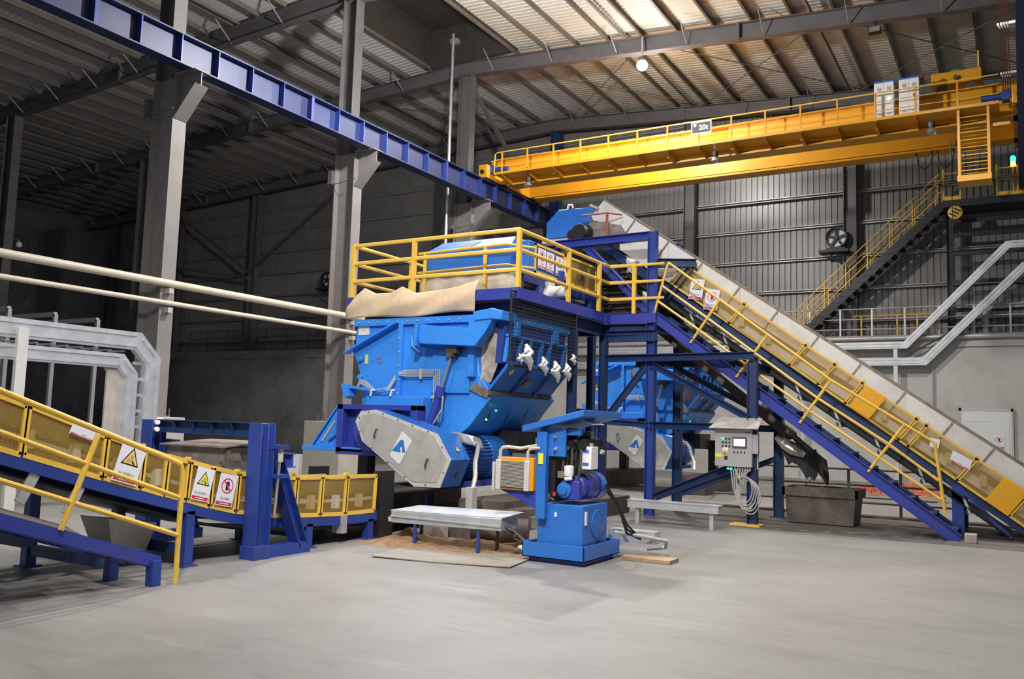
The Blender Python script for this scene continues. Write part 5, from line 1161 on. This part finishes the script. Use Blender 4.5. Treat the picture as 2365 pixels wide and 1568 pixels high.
# cabinets
for k, (x, l) in enumerate(((-3.30,'left one of the two white control cabinets on the crane walkway'),(-2.68,'right white control cabinet with a red light, on the crane walkway'))):
    c = thing('crane_cabinet', l, 'cabinet', (x+.25,24.6,9.96), 'crane control cabinets')
    for h in range(2):
        mb = MB(); xa = x+.245*h; mb.box(xa,xa+.242,24.42,24.8,9.97,11.02-.01*k); d = mb.build('door', 'white_plastic', c, bev=.004)
        mb = MB(); mb.box(xa+.08,xa+.17,24.41,24.42,10.78,10.88); mb.build('vent', 'cable_grey', d); mb = MB(); mb.box(xa+.08,xa+.17,24.41,24.42,10.10,10.16); mb.build('vent', 'cable_grey', d)
    mb = MB(); mb.box(x-.005,x+.495,24.41,24.82,11.01,11.05); mb.build('top_cap', 'logo_blue', c)
    mb = MB(); mb.box(x+.35,x+.40,24.41,24.42,10.5,10.58); mb.build('handle' if k else 'display', 'black' if k else 'screen_white', c)
    if k: mb = MB(); mb.ball((x+.10,24.41,10.74), .025, 8); mb.build('red_lamp', 'led_red', c)
mb = MB(); mb.lathe((-2.12,24.6,10.96), [(.04,0),(.05,.1),(.03,.14)], 12); tag(mb.build('alarm_horn', 'sign_red'), 'small red alarm horn beside the right white crane cabinet', 'alarm')
# capacity board
c = thing('capacity_sign', 'black 20t capacity sign with white border hanging on the crane railing', 'sign', (-8.05,24.18,10.5))
P = Plate((-8.05,24.17,10.45), (1,0,0), (0,0,1), c)
P.shape('panel', rect(-.31,.31,-.19,.19), 'sign_white', -.01, 0); P.shape('black_field', rect(-.275,.275,-.155,.155), 'sign_black', 0, .003)
text('20t', .21, P.P(.07,-.01,.004), (1,0,0), (0,0,1), 'sign_white', c, depth=.001, bold=.006)
P.shape('emblem', [(-.25,.13),(-.14,.13),(-.15,.05),(-.19,.02),(-.22,.04)], 'lens_dark', .003, .005)
# lamps under the walkway
def crane_lamp(x, l):
    c = thing('crane_lamp', l, 'lamp', (x,24.2,9.4), 'lamps under the crane walkway')
    mb = MB(); mb.bar((x-.04,24.2,10.0),(x-.02,24.2,9.72), .05, .03, (0,1,0)); mb.build('bracket', 'black', c)
    mb = MB(); mb.tube([(x-.02,24.2,9.72),(x,24.2,9.66)], .015, 6); mb.lathe((x,24.2,9.50), [(.05,0),(.085,.02),(.085,.14),(.04,.17)], 16); mb.build('gear_housing', 'black', c)
    mb = MB(); mb.lathe((x,24.2,9.36), [(.15,0),(.13,.03),(.07,.14),(.05,.15)], 20, cap=False); mb.build('reflector', 'chrome', c)
    mb = MB(); mb.ball((x,24.2,9.40), .065, 10); mb.build('bulb', 'lens_dark', c)
crane_lamp(-13.95,'unlit lamp hanging under the left end of the crane walkway'); crane_lamp(-7.62,'unlit lamp hanging under the 20t sign on the crane walkway'); crane_lamp(-1.88,'unlit lamp hanging by the crane ladder at right')
# ladder cage
c = thing('crane_ladder', 'yellow ladder frame hanging under the right end of the crane', 'ladder', (-.93,24.3,8.05))
for x in (-1.27,-.60): mb = MB(); mb.bar((x,24.25,8.1),(x,24.25,9.9), .06, .06, (1,0,0)); mb.build('stile', CY, c)
for x in (-1.27,-.60): mb = MB(); mb.bar((x,24.75,8.1),(x,24.75,9.9), .05, .05, (1,0,0)); mb.build('stile', CY, c)
for k in range(8):
    mb = MB(); mb.cyl((-1.27,24.25,8.28+.2*k),(-.6,24.25,8.28+.2*k),.014,8); mb.build('rung', 'yellow', c)
    mb = MB(); mb.cyl((-1.27,24.75,8.33+.2*k),(-.6,24.75,8.33+.2*k),.012,8); mb.build('rung', CY, c)
mb = MB(); mb.box(-1.32,-.55,24.2,24.85,8.0,8.15); mb.build('footboard', CY, c)
mb = MB(); mb.box(-.5,-.12,24.25,24.4,9.35,9.43); tag(mb.build('collector_arm', CY), 'short yellow collector arm right of the crane ladder', 'bracket')
# festoon cables and conductor bars
for k, x in enumerate((-2.3,-1.75)):
    mb = MB(); mb.tube([(x-.22,27.0,9.72),(x-.18,27.0,9.35),(x,27.0,9.2),(x+.16,27.0,9.4),(x+.2,27.0,9.72)], .025, 6); tag(mb.build('festoon_cable', 'black'), ['left','right'][k]+' dark cable loop hanging under the crane near its right end', 'cable', 'cable loops under the crane')
mb = MB(); mb.tube([(-1.62,26.9,10.),(-1.60,26.9,6.9)], .012, 6); tag(mb.build('pendant_cable', 'black'), 'straight dark pendant cable hanging left of the crane ladder', 'cable')
for k in range(4):
    x = -.25+.052*k; mb = MB(); mb.bar((x,6.,10.3),(x,25.6,10.3), .022, .03); tag(mb.build('conductor_bar', 'rust_bar'), 'rusty vertical-looking conductor bar at the top right corner, '+ORD[k]+' from the left', 'conductor', 'crane conductor bars')
for k, y in enumerate((17.2,20.5,23.4,25.4)):
    mb = MB(); mb.box(-.30,.05,y-.03,y+.03,10.33,10.38)
    for j in range(4): mb.box(-.265+.052*j,-.235+.052*j,y-.035,y+.035,10.27,10.34)
    tag(mb.build('insulator_bracket', 'white_plastic'), 'white insulator bracket across the rusty conductor bars, '+ORD[3-k]+' from the bottom', 'bracket', 'insulator brackets')
# lamps on the rafter
c = thing('highbay_lamp', 'brightly lit white high-bay lamp hanging from the rafter', 'lamp', (-9.85,23.9,12.5))
mb = MB(); mb.tube([(-9.9,24.0,13.55),(-9.85,23.9,12.85)], .03, 8); mb.build('stem', 'girt_galv', c)
mb = MB(); mb.lathe((-9.85,23.9,12.72), [(.12,0),(.12,.12),(.05,.16)], 16); mb.build('gear_housing', 'dark_plate', c)
mb = MB(); mb.ball((-9.85,23.9,12.60), .17, 16); mb.build('globe', 'lamp_white', c)
c = thing('floodlight', 'unlit rectangular floodlight under the rafter at upper right', 'lamp', (-3.2,24.1,12.35))
mb = MB(); mb.hexa([(-3.36,23.92,12.26),(-3.04,23.92,12.26),(-3.04,24.06,12.24),(-3.36,24.06,12.24)], [(-3.34,23.94,12.45),(-3.06,23.94,12.45),(-3.06,24.10,12.42),(-3.34,24.10,12.42)]); mb.build('housing', 'black', c)
mb = MB(); mb.box(-3.33,-3.07,23.912,23.922,12.28,12.42); mb.build('glass', 'lens_dark', c)
mb = MB(); mb.tube([(-3.2,24.05,12.42),(-3.2,24.15,12.7)], .02, 6); mb.build('bracket', 'black', c)
mb = MB(); mb.box(-17.05,-16.75,23.8,24.1,14.75,14.9); tag(mb.build('skylight_gap', 'girt_galv'), 'small pale plate high on the downpipe in the ridge vent', 'plate')
# ================================================================ right part of the end wall
mb = MB(); mb.box(-1.65,-.33,29.86,29.935,0,2.33); d1 = struct(mb.build('door_1', 'door_white'))
mb = MB(); mb.box(-1.60,-.38,29.84,29.865,.02,2.18); mb.build('door_leaf', 'door_white', d1, bev=.004)
mb = MB(); mb.box(-1.72,-.27,29.85,29.94,2.33,2.42); mb.box(-1.72,-1.65,29.85,29.94,0,2.42); mb.box(-.33,-.27,29.85,29.94,0,2.42); mb.build('door_frame', 'concrete', d1)
mb = MB(); mb.box(-1.55,-.9,29.83,29.84,2.02,2.04); mb.build('door_handle_bar', 'white_plastic', d1)
safety_sign('ban', (-.66,29.82,1.42), (1,0,0), (0,0,1), .28, .42, 'red-circle prohibition sign on the white door at far right', None, '禁止入内')
railing('ledge_railing', 'pale grey three-rail railing on top of the concrete wall at right', [(-14.,30.05),(6,30.05)], [(-14.+.98*k,30.05) for k in range(20)], 4.70, (.92,.58,.25), 'girt_galv', r=.022)
mb = MB(); mb.tube([(-15,29.85,4.62),(8,29.85,4.62)], .075, 12); tag(mb.build('ledge_pipe', 'stainless'), 'shiny horizontal pipe along the ledge of the concrete wall', 'pipe')
def wtray(name, pts, h, label):
    t = thing('cable_tray', label, 'cable tray', (pts[0][0],29.6,pts[0][1])); n = len(pts); mb = MB(); vs = []
    for i in range(n):
        p = V(pts[i][0],0,pts[i][1]); a = (p-V(pts[i-1][0],0,pts[i-1][1])).normalized() if i else None; b = (V(pts[i+1][0],0,pts[i+1][1])-p).normalized() if i < n-1 else None
        a = a or b; b = b or a; nn = (V(-a.z,0,a.x)+V(-b.z,0,b.x)).normalized(); nn /= max(.4, nn.dot(V(-a.z,0,a.x)))
        for s, y in ((1,29.52),(1,29.72),(-1,29.72),(-1,29.52)): q = p+nn*(h/2*s); vs.append((q.x,y,q.z))
    mb.add(vs, [(i*4+j,i*4+(j+1)%4,i*4+4+(j+1)%4,i*4+4+j) for i in range(n-1) for j in range(4)]+[(3,2,1,0),(n*4-4,n*4-3,n*4-2,n*4-1)])
    mb.build('tray', 'galv', t, ang=20)
    for i in range(n-1):
        a = V(pts[i][0],29.51,pts[i][1]); b = V(pts[i+1][0],29.51,pts[i+1][1]); d = (b-a).normalized(); nn = V(-d.z,0,d.x)
        for k in (-.22,.22): mb = MB(); mb.bar(a+nn*h*k+d*.12, b+nn*h*k-d*.12, .014, .03, nn); mb.build('pressed_rib', 'galv', t)
    return t
u = wtray('', [(-15.,4.32),(-3.15,4.36),(-.30,7.34),(4.,7.42)], .22, 'upper galvanised cable tray on the end wall, bending diagonally up to the right')
for x in (-6.3,-3.45):
    mb = MB(); mb.box(x-.06,x+.06,29.55,29.7,0,4.4); mb.build('support_post', 'galv', u)
l = wtray('', [(-15.,3.80),(-2.62,3.84),(.12,6.66),(4.,6.72)], .24, 'lower galvanised cable tray on the end wall, bending diagonally up to the right')
mb = MB(); mb.tube([(-2.42,29.9,0),(-2.42,29.9,3.7)], .03, 8); tag(mb.build('wall_conduit', 'girt_galv'), 'thin vertical conduit on the concrete wall below the lower cable tray bend', 'conduit')
mb = MB(); mb.bar((-3.2,29.75,4.0),(-1.9,29.75,4.75), .05, .05); tag(mb.build('tray_strut', 'black'), 'dark slanted strut between the two cable tray bends', 'strut')
mb = MB(); mb.tube([(-.95,30.2,4.75),(-.95,30.2,5.42),(-.75,30.2,5.58),(.6,30.2,5.6)], .09, 12); tag(mb.build('green_pipe', 'cable_grey'), 'grey-green bent pipe standing on the ledge at the right edge', 'pipe')
# yellow frames stored on the ledge
t = thing('yellow_barrier', 'low yellow barrier frame lying behind the ledge railing', 'barrier', (-3.6,30.6,4.72))
for z in (5.0,5.45): mb = MB(); mb.tube([(-4.9,30.55,z),(-2.3,30.55,z)], .03, 6); mb.build('rail', 'yellow', t)
for x in (-4.6,-3.5,-2.9): mb = MB(); mb.tube([(x,30.55,4.72),(x,30.55,5.45)], .03, 6); mb.build('post', 'yellow', t)
# crane access stair and platform
t = thing('crane_stair', 'black steel stair climbing the end wall to the crane platform', 'stair', (-4.2,30.4,4.7))
a, b = (-6.35,4.85), (-2.05,8.85)
for y in (29.95,30.65):
    mb = MB(); mb.bar((a[0],y,a[1]),(b[0],y,b[1]), .06, .26); mb.build('stringer', 'stair_black', t)
for k in range(18):
    f = (k+.5)/18; x = a[0]+(b[0]-a[0])*f; z = a[1]+(b[1]-a[1])*f; mb = MB(); mb.box(x-.14,x+.12,29.9,30.7,z-.03,z+.005); mb.build('tread', 'stair_black', t)
t = thing('crane_stair_handrail', 'thin yellow handrails on both sides of the black crane stair', 'railing', (-4.2,30.4,4.7))
for y in (29.95,30.65):
    for h in (1.02,.62,.30):
        mb = MB(); mb.tube([(a[0]-.35,y,a[1]+h-.30),(b[0]-.1,y,b[1]+h-.02)], .018, 6); mb.build('rail', 'yellow', t)
    for k in range(7):
        f = k/6.3; x = a[0]+(b[0]-a[0])*f; z = a[1]+(b[1]-a[1])*f; mb = MB(); mb.tube([(x,y,z),(x,y,z+1.02)], .018, 6); mb.build('post', 'yellow', t)
t = thing('crane_platform', 'dark crane access platform with yellow kick plates at far right', 'platform', (-.6,30.2,8.9))
mb = MB(); mb.box(-2.05,3.,29.75,31.0,8.70,8.92); mb.build('deck', 'stair_black', t)
for x0, x1 in ((-2.02,-1.55),(-.52,2.)): mb = MB(); mb.box(x0,x1,29.74,29.78,8.92,9.04); mb.build('kick_plate', 'yellow', t)
for x0, x1 in ((-2.02,-1.55),(-.55,2.)):
    for z in (9.42,9.78): mb = MB(); mb.tube([(x0,29.76,z),(x1,29.76,z)], .02, 6); mb.build('rail', 'yellow', t)
for x, h in ((-2.02,1.0),(-1.55,.9),(-.55,1.0),(.0,.9),(.8,.9)): mb = MB(); mb.bar((x,29.76,8.92),(x,29.76,8.92+h), .05, .05, (1,0,0)); mb.build('post', 'yellow', t)
for x in (-1.9,1.5): mb = MB(); mb.ibeam((x,30.4,4.72),(x,30.4,8.7), .2, .2, .014, .012, (1,0,0)); mb.build('leg', 'stair_black', t)
for z in (8.35,7.9,7.3,6.4,5.5): mb = MB(); mb.bar((-1.8,30.3,z),(3.,30.3,z), .08, .12); mb.build('wall_beam', 'stair_black', t)
mb = MB(); mb.lathe((-1.70,29.72,8.50), [(.19,-.04),(.21,0),(.21,.03),(.17,.05),(.001,.05)], 24, (0,-1,0)); wd = mb.build('slotted_disc', 'yellow'); tag(wd, 'yellow round disc with three dark slots below the crane platform', 'disc')
OFF[wd.name] = Vector(wd.location)
for k in (-1,0,1):
    mb = MB(); mb.bar((-1.70+.07*k-.10,29.665,8.50+.075*k+.06),(-1.70+.07*k+.10,29.665,8.50+.075*k-.06), .012, .045, (.6,0,1)); mb.build('slot', 'black', wd)
c = thing('signal_beacon', 'signal beacon lit green above amber on the crane platform railing', 'beacon', (-.12,29.7,9.9))
mb = MB(); mb.cyl((-.10,29.7,9.0),(-.10,29.7,9.78),.02,8); mb.build('stem', 'yellow', c)
mb = MB(); mb.lathe((-.10,29.7,9.78), [(.07,0),(.07,.12)], 14); mb.build('amber_lens', 'led_amber', c)
mb = MB(); mb.lathe((-.10,29.7,9.93), [(.07,0),(.08,.1),(.05,.17)], 14); mb.build('green_lens', 'led_green', c)
# fans
def fan(x, z, l):
    c = thing('wall_fan', l, 'fan', (x,30.3,z)); y = 30.35
    mb = MB(); vs = []; fs = []; n = 28
    for j in range(n):
        a = 2*PI*j/n
        for r, yy in ((.31,y),(.36,y),(.36,y+.2),(.31,y+.2)): vs.append((x+r*math.cos(a),yy,z+r*math.sin(a)))
    for j in range(n):
        for i in range(4): fs.append((j*4+i,j*4+(i+1)%4,((j+1)%n)*4+(i+1)%4,((j+1)%n)*4+i))
    mb.add(vs, fs); mb.build('ring', 'black', c)
    mb = MB(); mb.lathe((x,y+.19,z), [(.001,0),(.31,0),(.31,.01)], 28, (0,1,0)); mb.build('back_disc', 'fan_white', c)
    for k in range(5):
        a = PI/2+2*PI*k/5; mb = MB(); mb.bar((x,y+.08,z),(x+.32*math.cos(a),y+.08,z+.32*math.sin(a)), .02, .075, (-math.sin(a),0,math.cos(a))); mb.build('spoke', 'black', c)
    mb = MB(); mb.cyl((x,y,z),(x,y+.16,z),.07,14); mb.build('hub', 'black', c)
    mb = MB(); mb.box(x-.55,x+.4,y-.1,y+.5,z-.50,z-.42); mb.box(x-.3,x+.3,y-.05,y+.3,z-.42,z-.35); mb.bar((x-.3,y+.0,z-.48),(x+.35,y+.3,z-1.05), .05, .06, (0,1,0)); mb.build('bracket', 'stair_black', c)
fan(-5.36,8.15,'round five-spoke wall fan left of the wall column'); fan(-28.45,8.1,'round wall fan in the unlit bay beside the second big column')
UNSEEN_LAMPS = [(-10.5,15.5,10.8,2600,'POINT',0),(-6.0,8.,12.,900,'SPOT',135),(-1.5,4.5,12.,1500,'SPOT',140),(-8.,0.,12.,1500,'SPOT',130),(-1.8,18.,12.2,2200,'SPOT',150)]  # unseen lamps; the point and the last spot are added roof and wall fill
FILL_SPOTS = [((-2.,1.,9.),(-8.,11.5,2.),3500,80)]  # added unseen spot that brightens the shredder front
AMBIENT = .16
EXPOSURE = .6
# ================================================================ light
def lamp(name, loc, power, col=(1,.965,.925), r=.25, kind='SPOT', size=150, blend=.7):
    l = bpy.data.lights.new(name, kind); l.energy = power; l.color = col; l.shadow_soft_size = r
    if kind == 'SPOT': l.spot_size = math.radians(size); l.spot_blend = blend
    o = bpy.data.objects.new(name, l); COL.objects.link(o); o.location = loc; return o
lamp('overhead_light', (-9.85,23.9,12.33), 1500, size=172, blend=.3)
lamp('highbay_glow', (-9.85,23.9,12.33), 170, kind='POINT')
for (x, y, z, p, k, sz) in UNSEEN_LAMPS: lamp('overhead_light', (x,y,z), p, kind=k, size=sz)
def fill_spot(loc, aim, power, size):
    o = lamp('fill_beam', loc, power, size=size, blend=.9, r=.3); o.rotation_euler = (Vector(aim)-Vector(loc)).to_track_quat('-Z','Y').to_euler()
for f in FILL_SPOTS: fill_spot(*f)
w = bpy.data.worlds.new('world'); SC.world = w; w.use_nodes = True
bg = w.node_tree.nodes['Background']; bg.inputs['Color'].default_value = (.72,.82,1.,1); bg.inputs['Strength'].default_value = AMBIENT
vs = SC.view_settings; SC.display_settings.display_device = 'sRGB'; vs.view_transform = 'Standard'; vs.look = 'None'; vs.gamma = 1; vs.use_curve_mapping = False; vs.exposure = EXPOSURE
